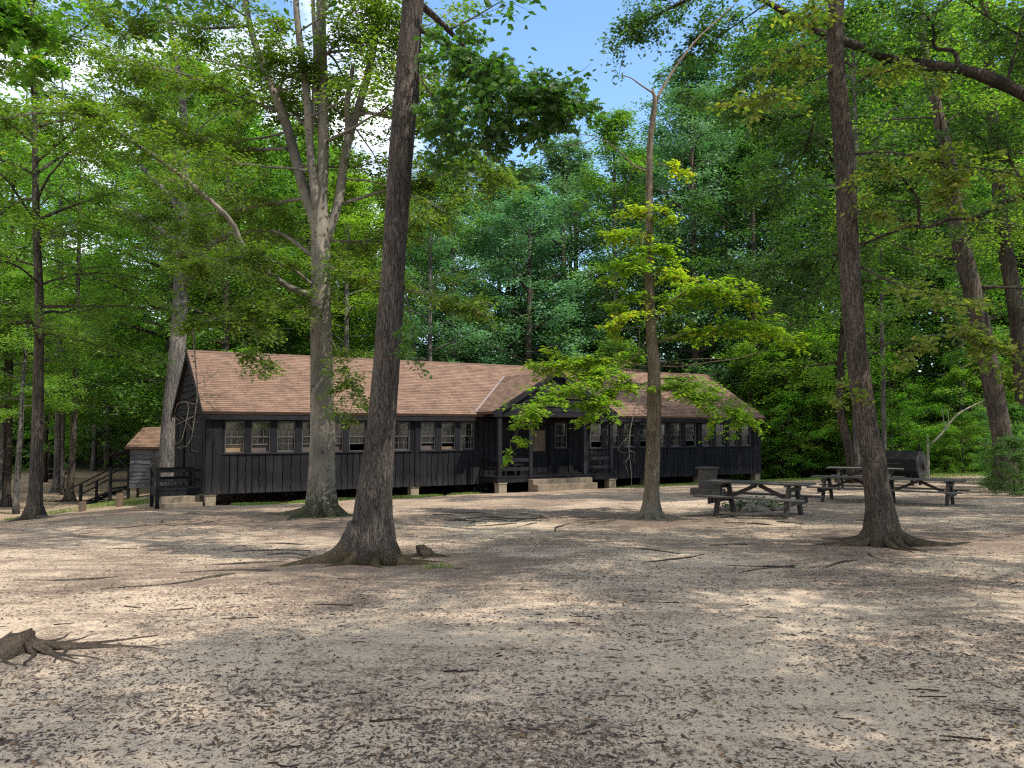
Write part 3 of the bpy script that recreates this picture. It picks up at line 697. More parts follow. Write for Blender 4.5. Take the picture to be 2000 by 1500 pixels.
# windows: frame (with both sashes), pane, and a blind where the photograph shows one
blind_rng = random.Random(5)
def window(parent, a, w, raised, blind, wy=.0, frame_tr=None):
    z0, z1 = SILL, WTOP; zm = (z0 + z1) / 2; m1 = MB(); b = .035
    up = .24 if raised else 0
    y = .045
    for x0, x1 in ((a, a + b), (a + w - b, a + w)): m1.box(x0, x1, .0, .1, z0, z1)
    m1.box(a + b, a + w - b, .0, .1, z1 - b, z1); m1.box(a + b, a + w - b, .0, .1, z0, z0 + .03)
    xi0, xi1 = a + b, a + w - b
    def sash(za, zb, yy):
        bar = .017; st = .038
        m1.box(xi0, xi1, yy, yy + .035, za, za + st, .75); m1.box(xi0, xi1, yy, yy + .035, zb - st, zb, .75)
        for q in (1, 2):
            xc = xi0 + (xi1 - xi0) * q / 3; m1.box(xc - bar / 2, xc + bar / 2, yy + .004, yy + .03, za + st, zb - st, .7)
        zc = (za + zb) / 2
        for q in range(3):
            xa = xi0 + (xi1 - xi0) * q / 3 + bar / 2; xb = xi0 + (xi1 - xi0) * (q + 1) / 3 - bar / 2
            m1.box(xa, xb, yy + .004, yy + .03, zc - bar / 2, zc + bar / 2, .7)
    sash(zm - .02, z1 - b, .03); sash(z0 + .03 + up, zm + .02 + up, .067)
    fr = m1.build('window', M['sash_wood'], parent)
    m3 = MB(); m3.box(xi0 + .002, xi1 - .002, .044, .048, zm, z1 - b - .01); m3.box(xi0 + .002, xi1 - .002, .082, .086, z0 + .05 + up, zm + up)
    p = m3.build('pane', M['glass'], fr)
    if blind:
        m4 = MB(); hh = (z1 - z0) * blind[0]; m4.box(xi0 - .01, xi1 + .01, .14, .145, z0 - .02, z0 + hh)
        m4.build('blind', M[blind[1]], fr)
    return fr
spec = {0: (1, (.32, 'blind_cloth')), 1: (1, (.36, 'blind_grey')), 2: (0, None), 3: (1, (.3, 'blind_grey')), 4: (1, (.3, 'blind_grey')), 5: (1, None), 6: (1, (.28, 'blind_grey')), 7: (0, None),
        8: (1, (.18, 'blind_grey')), 9: (1, (.12, 'blind_cloth')), 10: (0, (.5, 'blind_grey')), 11: (0, None)}
for i, (a, w) in enumerate(allw):
    rz_, bl = spec.get(i, (i % 3 == 0, (.35, 'blind_grey') if i in (14, 20, 21, 22) else None))
    window(hall, a, w, rz_, bl)
for yy in (1.6, 2.6, 6.1):       # windows of the left end wall
    f = window(hall, 0, .65, False, None)
    f.rotation_euler = (0, 0, R(-90)); f.location = (0, yy + .65, 0)
for g in (G1, G3, G4, G5, PW):   # sills
    mb = MB(); mb.box(g[0][0] - .08, g[-1][0] + g[-1][1] + .09, -.085, .0, SILL - .055, SILL - .004, .8); mb.build('window_sill', M['black_trim'], hall, bevel=.006)
# doors
def door(x0, x1, z0, z1, panel):
    m1 = MB(); m1.box(x0 + .02, x1 - .02, .03, .08, z0 + .01, z1 - .02, .5)
    for q in range(4): m1.box(x0 + .05 + q * (x1 - x0 - .1) / 4, x0 + .03 + (q + 1) * (x1 - x0 - .1) / 4, .012, .03, z0 + .03, z1 - .04, .3 + .1 * q)
    d = m1.build('door', M['black_board'], hall)
    m2 = MB(); m2.box(x0 + .36, x1 - .14, .0, .012, z1 - 1.1, z1 - .22); m2.build('door_panel', M['post_wood'], d)
    m3 = MB(); m3.tube([(x1 - .1, .012, z0 + .95), (x1 - .1, -.05, z0 + .95), (x1 - .1, -.05, z0 + 1.1), (x1 - .1, .012, z0 + 1.1)], .012, 6); m3.build('handle', M['rust_metal'], d)
    return d
door(*DOOR, BASE + .34, hz(1.85), True)
m1 = MB(); m1.box(.03, .08, 4.12, 5.03, BASE + .03, hz(1.63)); m1.build('door', M['black_board'], hall)

# roof: courses of shingles, each lapping the one below
def uvmesh(o, fn):
    me = o.data; uv = me.uv_layers.new(name='UVMap')
    n = len(me.loops); vi = np.empty(n, np.int32); me.loops.foreach_get('vertex_index', vi)
    co = np.empty(len(me.vertices) * 3, np.float32); me.vertices.foreach_get('co', co); co = co.reshape(-1, 3)
    uv.data.foreach_set('uv', np.ascontiguousarray(fn(co)[vi], np.float32).ravel())
def slope(name, e0, e1, r0, r1, parent, und=.11, course=.142, clip=None):
    """roof plane from the eave line e0-e1 up to the ridge line r0-r1 (all 3-d, hall frame)"""
    e0, e1, r0, r1 = [np.array(v, float) for v in (e0, e1, r0, r1)]
    nrm = np.cross(e1 - e0, r0 - e0); nrm /= np.linalg.norm(nrm)
    if nrm[2] < 0: nrm = -nrm
    n = int(round(np.linalg.norm(r0 - e0) / course)); mb = MB()
    for i in range(n):
        t0, t1 = i / n, min((i + 1.12) / n, 1)
        a, b = e0 + (r0 - e0) * t0, e1 + (r1 - e1) * t0; c, d = e1 + (r1 - e1) * t1, r0 * t1 + e0 * (1 - t1)
        lift = .016
        V = [a + nrm * lift, b + nrm * lift, c + nrm * .002, d + nrm * .002, a, b]
        mb.add(V, [(0, 1, 2, 3), (4, 5, 1, 0)])
    mb.add([e0, e1, r1, r0, e0 - nrm * und, e1 - nrm * und, r1 - nrm * und, r0 - nrm * und],
           [(7, 6, 5, 4), (0, 4, 5, 1), (1, 5, 6, 2), (2, 6, 7, 3), (3, 7, 4, 0)])
    o = mb.build(name, M['shingle'], parent)
    ux = (e1 - e0) / np.linalg.norm(e1 - e0); uy = np.cross(nrm, ux)
    uvmesh(o, lambda co: np.stack([(co - e0) @ ux, (co - e0) @ uy * (.142 / (np.linalg.norm(r0 - e0) / n)) if False else (co - e0) @ uy], 1))
    return o
XL, XR = -.15, LEN + .15
slope('roof', (XL, YE, EAVE), (XR, YE, EAVE), (XL, YR, RIDGE), (XR, YR, RIDGE), hall)
slope('roof', (XR, DEP - YE, EAVE), (XL, DEP - YE, EAVE), (XR, YR + .002, RIDGE - .001), (XL, YR + .002, RIDGE - .001), hall)
mb = MB(); mb.prism([(XL, YR - .13, RIDGE - .055), (XL, YR, RIDGE + .028), (XL, YR + .13, RIDGE - .055), (XL, YR, RIDGE - .0)], (XR - XL, 0, 0)); mb.build('ridge_cap', M['shingle'], hall)
uvmesh(kids(hall)[-1], lambda co: co[:, :2])
mb = MB(); mb.box(XL, 10.3, YE - .002, YE + .03, EAVE - .27, EAVE - .112); mb.box(16.45, XR, YE - .002, YE + .03, EAVE - .27, EAVE - .112)
mb.box(XL, XR, YE + .03, .0, EAVE - .2, EAVE - .18)
for x in (XL - .03, XR):      # barge boards along the gables
    mb.prism([(x, YE - .03, EAVE - .27), (x, YE - .03, EAVE - .02), (x, YR, RIDGE - .02), (x, DEP - YE + .03, EAVE - .02), (x, DEP - YE + .03, EAVE - .27), (x, YR, RIDGE - .25)], (.03, 0, 0))
mb.build('fascia', M['black_trim'], hall)

# porch (its front is at y = -1.42)
PA, PB, PY = 10.34, 16.38, -1.55
PE, PR_ = hz(2.377), hz(4.114); PC = (PA + PB) / 2
yv = YE + (PR_ - EAVE) / (RIDGE - EAVE) * (YR - YE)      # where the porch ridge meets the main roof
sl = (RIDGE - EAVE) / (YR - YE)
ye = YE + (PE - EAVE) / sl
slope('porch_roof', (PA, ye, PE), (PA, PY, PE), (PC, yv, PR_), (PC, PY, PR_), hall)
slope('porch_roof', (PB, PY, PE), (PB, ye, PE), (PC, PY, PR_ - .001), (PC, yv, PR_ - .001), hall)
mb = MB()
for a0 in (PA, PB):
    p = np.array([a0, ye, PE + .022]); q = np.array([PC, yv, PR_ + .022]); s_ = .07 if a0 == PA else -.07
    mb.add([p + (-s_, 0, .01), p + (s_ * .6, -.0, .01), q + (s_ * .6, 0, .01), q + (-s_, 0, .01)], [(0, 1, 2, 3)] if s_ > 0 else [(3, 2, 1, 0)])
mb.build('valley_flashing', M['flashing'], hall)
mb = MB()
def phalf(z):
    t = max(0, min(1, (z - PE) / (PR_ - PE))); return (PA + .42 + (PC - PA - .42) * t, PB - .42 - (PB - .42 - PC) * t)
mb.prism([(PA + .3, -1.38, PE - .02), (PB - .3, -1.38, PE - .02), (PC, -1.38, PR_ - .12)], (0, .06, 0), .3)
waney(mb, 0, 0, PE + .0, PR_ - .16, -1.38, True, (.16, .22), fn=phalf, amp=.014)
mb.build('porch_gable', M['black_board_h'], hall)
mb = MB()
mb.box(PA + .3, PB - .3, -1.43, -1.29, PE - .19, PE - .02, .6)                 # tie beam
mb.box(10.66, 10.8, -1.29, .0, PE - .19, PE - .05, .4); mb.box(16.14, 16.28, -1.29, .0, PE - .19, PE - .05, .4)
for sx, x0 in ((1, PA - .02), (-1, PB + .02)):                                     # barge boards
    mb.prism([(x0, PY - .035, PE - .2), (x0, PY - .035, PE - .0), (PC, PY - .035, PR_ + .0), (PC, PY - .035, PR_ - .19), (x0 + sx * .42, PY - .035, PE - .02), (x0 + sx * .34, PY - .035, PE - .2)], (0, .033, 0), .5)
mb.build('porch_trim', M['black_trim'], hall)
mb = MB(); mb.box(10.6, 16.35, -1.3, .0, PE - .04, PE - .02); mb.build('porch_ceiling', M['inside_wood'], hall)
DK = hz(-.2)
for a0 in (10.74, 12.17, 14.84, 16.22):
    mb = MB(); mb.box(a0 - .08, a0 + .08, -1.37, -1.22, DK, PE - .19, .55); mb.build('porch_post', M['black_trim'], hall, bevel=.01)
for a0, a1, yy in ((10.82, 12.09, -1.3), (14.92, 16.14, -1.3)):
    mb = MB()
    for z in (.30, .66): mb.box(a0, a1, yy - .03, yy + .03, DK + z - .07, DK + z + .07, .5)
    mb.build('porch_railing', M['black_trim'], hall)
for a0 in (10.74, 16.22):
    mb = MB()
    for z in (.30, .66): mb.box(a0 - .03, a0 + .03, -1.22, -.03, DK + z - .06, DK + z + .06, .35)
    mb.build('porch_railing', M['black_trim'], hall)
mb = MB()
for i in range(41):
    x = 10.55 + i * .144; mb.box(x, x + .139, -1.46, -.03, DK - .04, DK + rs.uniform(-.003, .003), rs.uniform(.3, .7))
mb.box(10.57, 16.43, -1.44, -1.38, DK - .22, DK - .042, .5); mb.box(10.57, 10.63, -1.38, -.03, DK - .22, DK - .042, .5); mb.box(16.37, 16.43, -1.38, -.03, DK - .22, DK - .042, .5)
mb.build('porch_deck', M['black_trim'], hall)
mb = MB(); mb.box(11.4, 12.3, -.55, -.15, DK + .4, DK + .45); mb.box(11.45, 11.52, -.5, -.2, DK, DK + .4); mb.box(12.18, 12.25, -.5, -.2, DK, DK + .4)
mb.build('porch_bench', M['black_trim'], hall)
# piers
def pier(x, y, ztop, w=.34, mat='pier_stone'):
    wx, wy = HX + x * UX - y * UY, HY + x * UY + y * UX
    z0 = gz(wx, wy) - HZ - .15
    m1 = MB(); m1.box(x - w / 2, x + w / 2, y - w / 2, y + w / 2, z0, ztop - .06, .5); m1.box(x - w / 2 - .02, x + w / 2 + .02, y - w / 2 - .02, y + w / 2 + .02, ztop - .06, ztop - .002, .6)
    m1.build('pier', M[mat], hall, bevel=.012)
for i, x in enumerate((.2, 3.9, 7.72, 11.6, 15.5, 19.3, 22.6, LEN - .2)):
    pier(x, .19, BASE); pier(x, DEP - .2, BASE, mat='dark_stone')
    if i: pier(x, DEP / 2, BASE, mat='dark_stone')
pier(10.82, -1.26, DK - .22, .36); pier(16.2, -1.26, DK - .22, .36)
mb = MB()
for y in (.2, DEP / 2, DEP - .2): mb.box(.1, LEN - .1, y - .07, y + .07, BASE - .001, BASE + .02)
mb.build('floor_beam', M['black_trim'], hall)

# side landing at the left end with its railing
land = MB(); LZ = hz(-.36)
land.box(-1.45, -.06, .75, 2.6, LZ - .05, LZ, .5); land.box(-1.43, -.06, .77, .83, LZ - .26, LZ - .05, .5); land.box(-1.43, -1.37, .83, 2.58, LZ - .26, LZ - .05, .4)
o_land = land.build('side_landing', M['black_trim'], hall)
for x, y in ((-1.39, .84), (-1.39, 2.52), (-.12, 2.52)):
    zb = gz(HX + x * UX - y * UY, HY + x * UY + y * UX) - HZ - .1
    mb = MB(); mb.box(x - .06, x + .06, y - .06, y + .06, zb, LZ + .68, .5); mb.build('post', M['black_trim'], o_land)
for z in (.27, .6):
    mb = MB(); mb.box(-1.42, -1.36, .9, 2.46, LZ + z - .06, LZ + z + .06, .5); mb.build('rail', M['black_trim'], o_land); mb = MB(); mb.box(-1.33, -.18, 2.49, 2.55, LZ + z - .06, LZ + z + .06, .5); mb.build('rail', M['black_trim'], o_land)
mb = MB(); mb.box(-1.33, -.03, .80, .88, LZ + .56, LZ + .66, .5); mb.build('rail', M['black_trim'], o_land); mb = MB(); mb.box(-1.33, -.03, .80, .88, LZ + .24, LZ + .33, .5); mb.build('rail', M['black_trim'], o_land)

def hall_world(x, y, z): return (HX + x * UX - y * UY, HY + x * UY + y * UX, HZ + z)
def steps(label, x0, x1, yf, tops, run, ext):
    org = hall_world((x0 + x1) / 2, yf, 0); g = gz(org[0], org[1]) - HZ
    t = thing('concrete_steps', label, 'steps', (org[0], org[1], g + HZ), R(90) - HA, 'tan concrete steps of the hall')
    xc = (x0 + x1) / 2
    for i, zt in enumerate(tops):
        m1 = MB(); e = ext * i
        m1.box(x0 - xc + e, x1 - xc + e * .9, -run * (i + 1) * 1.0, -run * i - .002 if i else .02, -.25, zt - g, .5)
        m1.build('step', M['concrete'], t, bevel=.015)
steps('wide tan concrete steps up to the gabled front porch', 11.97, 14.85, -1.48, (hz(-.315), hz(-.50)), .36, .0)
steps('short tan concrete steps below the black landing at the left end of the hall', -1.3, -.08, .72, (hz(-.60), hz(-.80)), .34, .04)

# fallen sticks and leaves on the roof
ROOF_LEAVES = [(rs.uniform(0, LEN), YE + (YR - YE) * rs.random() ** 1.3) for _ in range(420)]
def roof_pt(px, py):
    """point of the front roof plane seen at a pixel (used once to read where the sticks lie)"""
    r = ray(px, py); o = np.array([0, 0, EYE])
    def h(p):
        b = (p[0] - HX) * UY - (p[1] - HY) * UX
        return p[2] - (2.28 + (-b - YE) * sl)
    lo, hi = 5, 60
    for _ in range(50):
        m = (lo + hi) / 2
        if h(o + r * m) > 0: lo = m
        else: hi = m
    return o + r * lo
def stick(name, pxs, r, label, grp, mat='dead_wood', twigs=(), z=.03):
    p = np.array([roof_pt(*q) for q in pxs]); p[:, 2] += z; org = p[0].copy()
    m1 = MB(); m1.tube(resample(p, 9), np.linspace(r, r * .5, 9), 6)
    for tw in twigs:
        q = np.array([roof_pt(*v) for v in tw]); q[:, 2] += z + .02; m1.tube(resample(q, 6), np.linspace(r * .45, r * .2, 6), 5)
    o = m1.build(name, M[mat], None, org); return tag(o, label, 'branch', grp)
stick('fallen_branch', [(399, 757), (401, 748), (398, 741), (412, 736), (424, 728), (426, 722)], .022, 'twiggy fallen branch on the brown shingles near the left ridge end', 'sticks lying on the roof',
      twigs=([(412, 737), (423, 742), (426, 738)], [(401, 741), (399, 733), (404, 728)], [(412, 736), (404, 730), (409, 724)]))
stick('fallen_branch', [(404, 786), (411, 790), (416, 798)], .026, 'short bare stick lying on the shingles close to the left eave', 'sticks lying on the roof')
# ------------------------------------------------------------------ picnic tables
def picnic_table(label, px, py, rz, group, sc=1, length=2.44):
    g = onground(px, py)
    t = thing('picnic_table', label, 'picnic table', (g[0], g[1], gz(g[0], g[1])), R(rz), group)
    t.scale = (sc, sc, sc)
    h = length / 2; r = random.Random(int(px))
    m1 = MB()
    for i in range(5):
        y = -.37 + i * .15; m1.box(-h + r.uniform(-.01, .01), h + r.uniform(-.01, .01), y, y + .138, .74, .778 + r.uniform(-.003, .003), r.uniform(.25, .8))
    for x in (-h * .62, 0, h * .62): m1.box(x - .045, x + .045, -.36, .36, .70, .738, .3)
    m1.build('tabletop', M['table_top'], t, bevel=.005)
    for s in (-1, 1):
        m1 = MB()
        for q in (0, 1):
            y = s * .70 + (q - .5) * .15 - .066; m1.box(-h + r.uniform(-.01, .01), h + r.uniform(-.01, .01), y, y + .132, .425, .463, r.uniform(.25, .8))
        m1.build('bench_seat', M['table_top'], t, bevel=.005)
    for x in (-h * .66, h * .66):
        for s in (-1, 1):
            m1 = MB(); m1.obox((x, s * .56, -.04), (x, s * .26, .70), .13, .085, (1, 0, 0), .5); m1.build('leg', M['table_leg'], t, bevel=.006)
        k = .068 if x > 0 else -.068
        m1 = MB(); m1.box(x + k - .02, x + k + .02, -.80, .80, .28, .42, .5); m1.box(x + k - .02, x + k + .02, -.33, .33, .60, .70, .5); m1.build('cross_beam', M['table_leg'], t, bevel=.005)
        m1 = MB(); m1.obox((x - math.copysign(.03, x), 0, .36), (math.copysign(.03, x), 0, .70), .085, .05, (0, 1, 0), .5); m1.build('brace', M['table_leg'], t)
    return t
picnic_table('weathered wooden picnic table standing alone nearest the hall, beside a heap of stones and weeds', 1481, 1007, -37, 'wooden picnic tables')
picnic_table('dark picnic table partly hidden by the leaning trunk, left one of the close pair', 1667, 979, -37, 'wooden picnic tables', .9)
picnic_table('dark picnic table right of the leaning trunk, in front of the black barrel smoker', 1796, 986, -37, 'wooden picnic tables', .88)
picnic_table('dark picnic table behind the close pair, showing mostly its top', 1690, 957, -30, 'wooden picnic tables')
tf = picnic_table('tiny far-off picnic table in the sunny clearing beyond the left trees', 97, 936, 10, 'wooden picnic tables')

# ------------------------------------------------------------------ barrel smoker
g = onground(1748, 947)
sm = thing('barrel_smoker', 'big black eight-sided barrel smoker with a stub chimney behind the picnic tables', 'smoker', (g[0], g[1], gz(g[0], g[1])), R(-50))
def octa(mb, x0, x1, r, zc, sq=1.12):
    P_ = [(x0, r * math.cos(a) , zc + sq * r * math.sin(a)) for a in [R(22.5 + 45 * i) for i in range(8)]]
    mb.prism(P_, (x1 - x0, 0, 0))
mb = MB(); octa(mb, -1.0, 1.0, .52, .8); mb.build('barrel', M['tank_metal'], sm, bevel=.012)
mb = MB(); octa(mb, 1.002, 1.03, .49, .8); mb.build('end_plate', M['rust_metal'], sm, bevel=.006)
mb = MB(); mb.tube([(.95, -.0, 1.25), (.95, 0, 1.58)], .05, 10); mb.build('chimney', M['tank_metal'], sm)
mb = MB(); mb.tube([(-.5, -.6, .85), (-.5, -.66, .85), (.5, -.66, .85), (.5, -.6, .85)], .016, 6); mb.build('handle', M['rust_metal'], sm)
mb = MB(); mb.tube([(1.03, .18, .8), (1.1, .18, .8)], .16, 14); mb.build('draught_cover', M['rust_metal'], sm)
for x in (-.8, .8):
    for y in (-.35, .35):
        mb = MB(); mb.box(x - .04, x + .04, y - .04, y + .04, -.05, .6); mb.build('leg', M['tank_metal'], sm)

# ------------------------------------------------------------------ drinking fountain of dark stone
g = onground(1387, 966)
ft = thing('drinking_fountain', 'dark stone drinking fountain pillar on a low step before the hall, behind the lone table', 'fountain', (g[0], g[1] + .3, gz(g[0], g[1] + .3)), R(28))
mb = MB(); mb.box(-.23, .23, -.2, .2, .2, .84); mb.build('pillar', M['dark_stone'], ft, bevel=.015)
mb = MB(); mb.box(-.29, .29, -.26, .26, .842, .9); mb.build('cap', M['dark_stone'], ft, bevel=.012)
mb = MB(); mb.tube([(0, 0, .9), (0, 0, .93)], .1, 12); mb.build('basin', M['rust_metal'], ft)
mb = MB(); mb.box(-.42, .42, -.40, .40, -.1, .2); mb.build('plinth', M['dark_stone'], ft, bevel=.02)
mb = MB(); mb.box(-.38, .2, -.72, -.402, -.1, .1); mb.build('step', M['dark_stone'], ft, bevel=.02)

# ------------------------------------------------------------------ hand truck
g = onground(941, 962)
ht = thing('hand_truck', 'dark green hand truck with curved handles leaning at the porch corner', 'hand truck', (g[0], g[1], gz(g[0], g[1])), R(18))
mb = MB()
for s in (-1, 1): mb.tube([(s * .15, -.02, .12), (s * .15, .03, .5), (s * .15, .06, .95)], .017, 8)
for z in (.3, .48, .7, .93): mb.tube([(-.15, .02 + z * .04, z), (.15, .02 + z * .04, z)], .012, 6)
mb.tube([(-.22, .12, .14), (.22, .12, .14)], .014, 6)
for s in (-1, 1): mb.tube([(s * .12, .12, .14), (s * .12, .02, .42)], .012, 6)
mb.build('frame', M['truck_paint'], ht, smooth=True)
for s in (-1, 1):
    mb = MB(); mb.tube(resample([(s * .15, .06, .95), (s * .15, .09, 1.12), (s * .16, .15, 1.22), (s * .18, .27, 1.27), (s * .185, .32, 1.28)], 12), .017, 8); mb.build('handle', M['truck_paint'], ht, smooth=True)
mb = MB(); mb.box(-.21, .21, -.24, .0, .015, .027); mb.build('toe_plate', M['truck_paint'], ht)
for s in (-1, 1):
    x0 = s * .245
    mb = MB(); a = np.linspace(0, 2 * np.pi, 25)[:-1]
    prof = [(-.04, .09), (-.042, .12), (-.025, .138), (.025, .138), (.042, .12), (.04, .09)]
    V = [(x0 + px_, .12 + pr_ * math.cos(q), .14 + pr_ * math.sin(q)) for q in a for px_, pr_ in prof]
    n = len(prof); Fq = [(i * n + j, i * n + (j + 1) % n, ((i + 1) % 24) * n + (j + 1) % n, ((i + 1) % 24) * n + j) for i in range(24) for j in range(n)]
    mb.add(V, Fq); w = mb.build('wheel', M['rubber'], ht, smooth=True)
    mb = MB(); mb.tube([(x0 - .03, .12, .14), (x0 + .03, .12, .14)], .089, 20); mb.tube([(x0 - .05, .12, .14), (x0 + .05, .12, .14)], .03, 12); mb.build('rim', M['rim_metal'], w)

# ------------------------------------------------------------------ small cabin at the left
CX, CY = at(253, 955, 39)[0], 39.0
cz = gz(CX + 1.2, CY)
cb = thing('small_cabin', 'small grey-black clapboard cabin with brown roof and side stairs left of the hall', 'cabin', (CX, CY, cz), 0)
def cw(w): return w - cz
zb, ze, zr = cw(at(253, 953, 39)[2]), cw(at(253, 873, 39)[2]), cw(at(247, 834, 40.65)[2])
W_, D_ = 2.9, 3.3
mb = MB(); wall_shell([(1.05, .8, zb + .80, zb + 1.42), (1.95, .8, zb + .80, zb + 1.42)], W_, zb, ze, 0, 0, 0, .1, mb)
waney(mb, 0, 1.0, zb, ze - .12, 0, True, (.17, .24), amp=.01); waney(mb, 1.0, 2.8, zb, zb + .73, 0, True, (.17, .24), amp=.01); waney(mb, 2.8, W_, zb, ze - .12, 0, True, (.17, .24), amp=.01)
waney(mb, 1.0, 2.8, zb + 1.47, ze - .12, 0, w=(.18, .25))
mb.build('front_wall', M['cabin_board'], cb)
mb = MB()
mb.box(0, .1, .1, D_, zb, ze - .02, .3); mb.box(W_ - .1, W_, .1, D_, zb, ze - .02, .3); mb.box(.1, W_ - .1, D_ - .1, D_, zb, ze - .02, .3); mb.box(.1, W_ - .1, .1, D_ - .1, zb, zb + .1)
for x in (.02, W_ - .08): mb.prism([(x, .05, ze - .05), (x, D_ - .05, ze - .05), (x, D_ / 2, zr - .1)], (.06, 0, 0), .3)
mb.build('rear_wall', M['black_board'], cb)
for a in (1.05, 1.95):
    mb = MB()
    for x0, x1, z0, z1 in ((a, a + .05, .80, 1.42), (a + .75, a + .8, .80, 1.42), (a + .05, a + .75, .80, .85), (a + .05, a + .75, 1.37, 1.42), (a + .05, a + .75, 1.18, 1.22)): mb.box(x0, x1, .0, .06, zb + z0, zb + z1, .6)
    w = mb.build('window', M['sash_wood'], cb); mb = MB(); mb.box(a + .05, a + .75, .045, .05, zb + .85, zb + 1.37); mb.build('pane', M['glass'], w)
    mb = MB(); mb.box(a + .05, a + .75, .09, .095, zb + .82, zb + 1.2); mb.build('blind', M['blind_grey'], w)
mb = MB(); mb.box(1.0, 2.85, -.07, 0, zb + .73, zb + .795, .8); mb.build('window_sill', M['cabin_board'], cb)
slope('roof', (-.16, -.3, ze + .0), (W_ + .16, -.3, ze), (-.16, D_ / 2, zr), (W_ + .16, D_ / 2, zr), cb)
slope('roof', (W_ + .16, D_ + .3, ze), (-.16, D_ + .3, ze), (W_ + .16, D_ / 2 + .002, zr - .001), (-.16, D_ / 2 + .002, zr - .001), cb)
for x, y in ((.17, .17), (W_ - .2, .17), (.17, D_ - .2), (W_ - .2, D_ - .2)):
    g0 = gz(CX + x, CY + y) - cz
    mb = MB(); mb.box(x - .16, x + .16, y - .16, y + .16, g0 - .2, zb - .002, .5); mb.build('pier', M['pier_stone'], cb, bevel=.01)
# lean-to porch, landing and stairs on its left side
mb = MB(); mb.prism([(-.01, .1, ze - .0), (-1.15, .1, ze - .42), (-1.15, .1, ze - .48), (-.01, .1, ze - .08)], (0, 2.4, 0)); mb.build('porch_roof', M['black_trim'], cb)
mb = MB(); mb.obox((-.02, .15, ze - 1.15), (-.85, .15, ze - .42), .09, .09, (0, 1, 0)); mb.obox((-.02, 2.3, ze - 1.15), (-.85, 2.3, ze - .42), .09, .09, (0, 1, 0)); mb.build('brace', M['black_trim'], cb)
mb = MB(); mb.box(-1.05, -.01, .1, 2.4, zb - .1, zb - .02, .4); mb.build('landing', M['black_trim'], cb)
for x in (-1.0, -.1):
    mb = MB(); mb.box(x - .06, x + .06, .05, .16, gz(CX + x, CY) - cz - .2, zb + 1.0, .5); mb.build('post', M['black_trim'], cb)
mb = MB(); mb.box(-.94, -.16, .08, .13, zb + .85, zb + .97); mb.build('rail', M['black_trim'], cb); mb = MB(); mb.box(-.94, -.16, .08, .13, zb + .3, zb + .42); mb.build('rail', M['black_trim'], cb)
sx0, sx1 = -1.05, -2.45; gs = gz(CX + sx1, CY) - cz
n = 5; mb = MB()
for i in range(n):
    t0 = i / n; z = (zb - .1) * (1 - (i + 1) / (n + .3)) + gs * (i + 1) / (n + .3); x = sx0 + (sx1 - sx0) * (i + .5) / n
    mb.box(x - .17, x + .17, .2, 1.3, z - .05, z, .5)
for y in (.16, 1.33): mb.obox((sx0, y, zb - .2), (sx1, y, gs + .05), .24, .05, (0, 0, 1), .4)
mb.build('stair', M['black_trim'], cb)
mb = MB(); mb.box(sx1 - .06, sx1 + .06, .05, .16, gs - .15, gs + 1.0, .5); mb.box(sx1 + .1 - .05, sx1 + .1 + .05, 1.35, 1.45, gs - .15, gs + 1.05, .5); mb.build('post', M['black_trim'], cb)
mb = MB(); mb.obox((-1.0, .1, zb + .92), (sx1 - .5, .1, gs + .78), .05, .11, (0, 1, 0)); mb.build('rail', M['black_trim'], cb); mb = MB(); mb.obox((-1.0, 1.4, zb + .92), (sx1 - .5, 1.4, gs + .78), .05, .11, (0, 1, 0)); mb.build('rail', M['black_trim'], cb); mb = MB(); mb.obox((-1.0, .1, zb + .45), (sx1, .1, gs + .48), .05, .09, (0, 1, 0)); mb.build('rail', M['black_trim'], cb)

# short wooden posts on the crest of the bank
for px, py, hh, w, lb in ((160, 999, .36, .2, 'short square wooden post on the bank nearer the left edge'), (233, 990, .5, .2, 'short wooden post on the bank just below the small cabin')):
    g = onground(px, py); mb = MB(); z = gz(g[0], g[1])
    mb.prism([(g[0] + w / 2 * cx_, g[1] + w / 2 * cy_, z - .2) for cx_, cy_ in ((-1, -1), (1, -1), (1, 1), (-1, 1))], (.02, 0, hh + .2))
    o = mb.build('wooden_post', M['post_wood'], None, (g[0], g[1], z), bevel=.015); tag(o, lb, 'post', 'short posts on the bank')

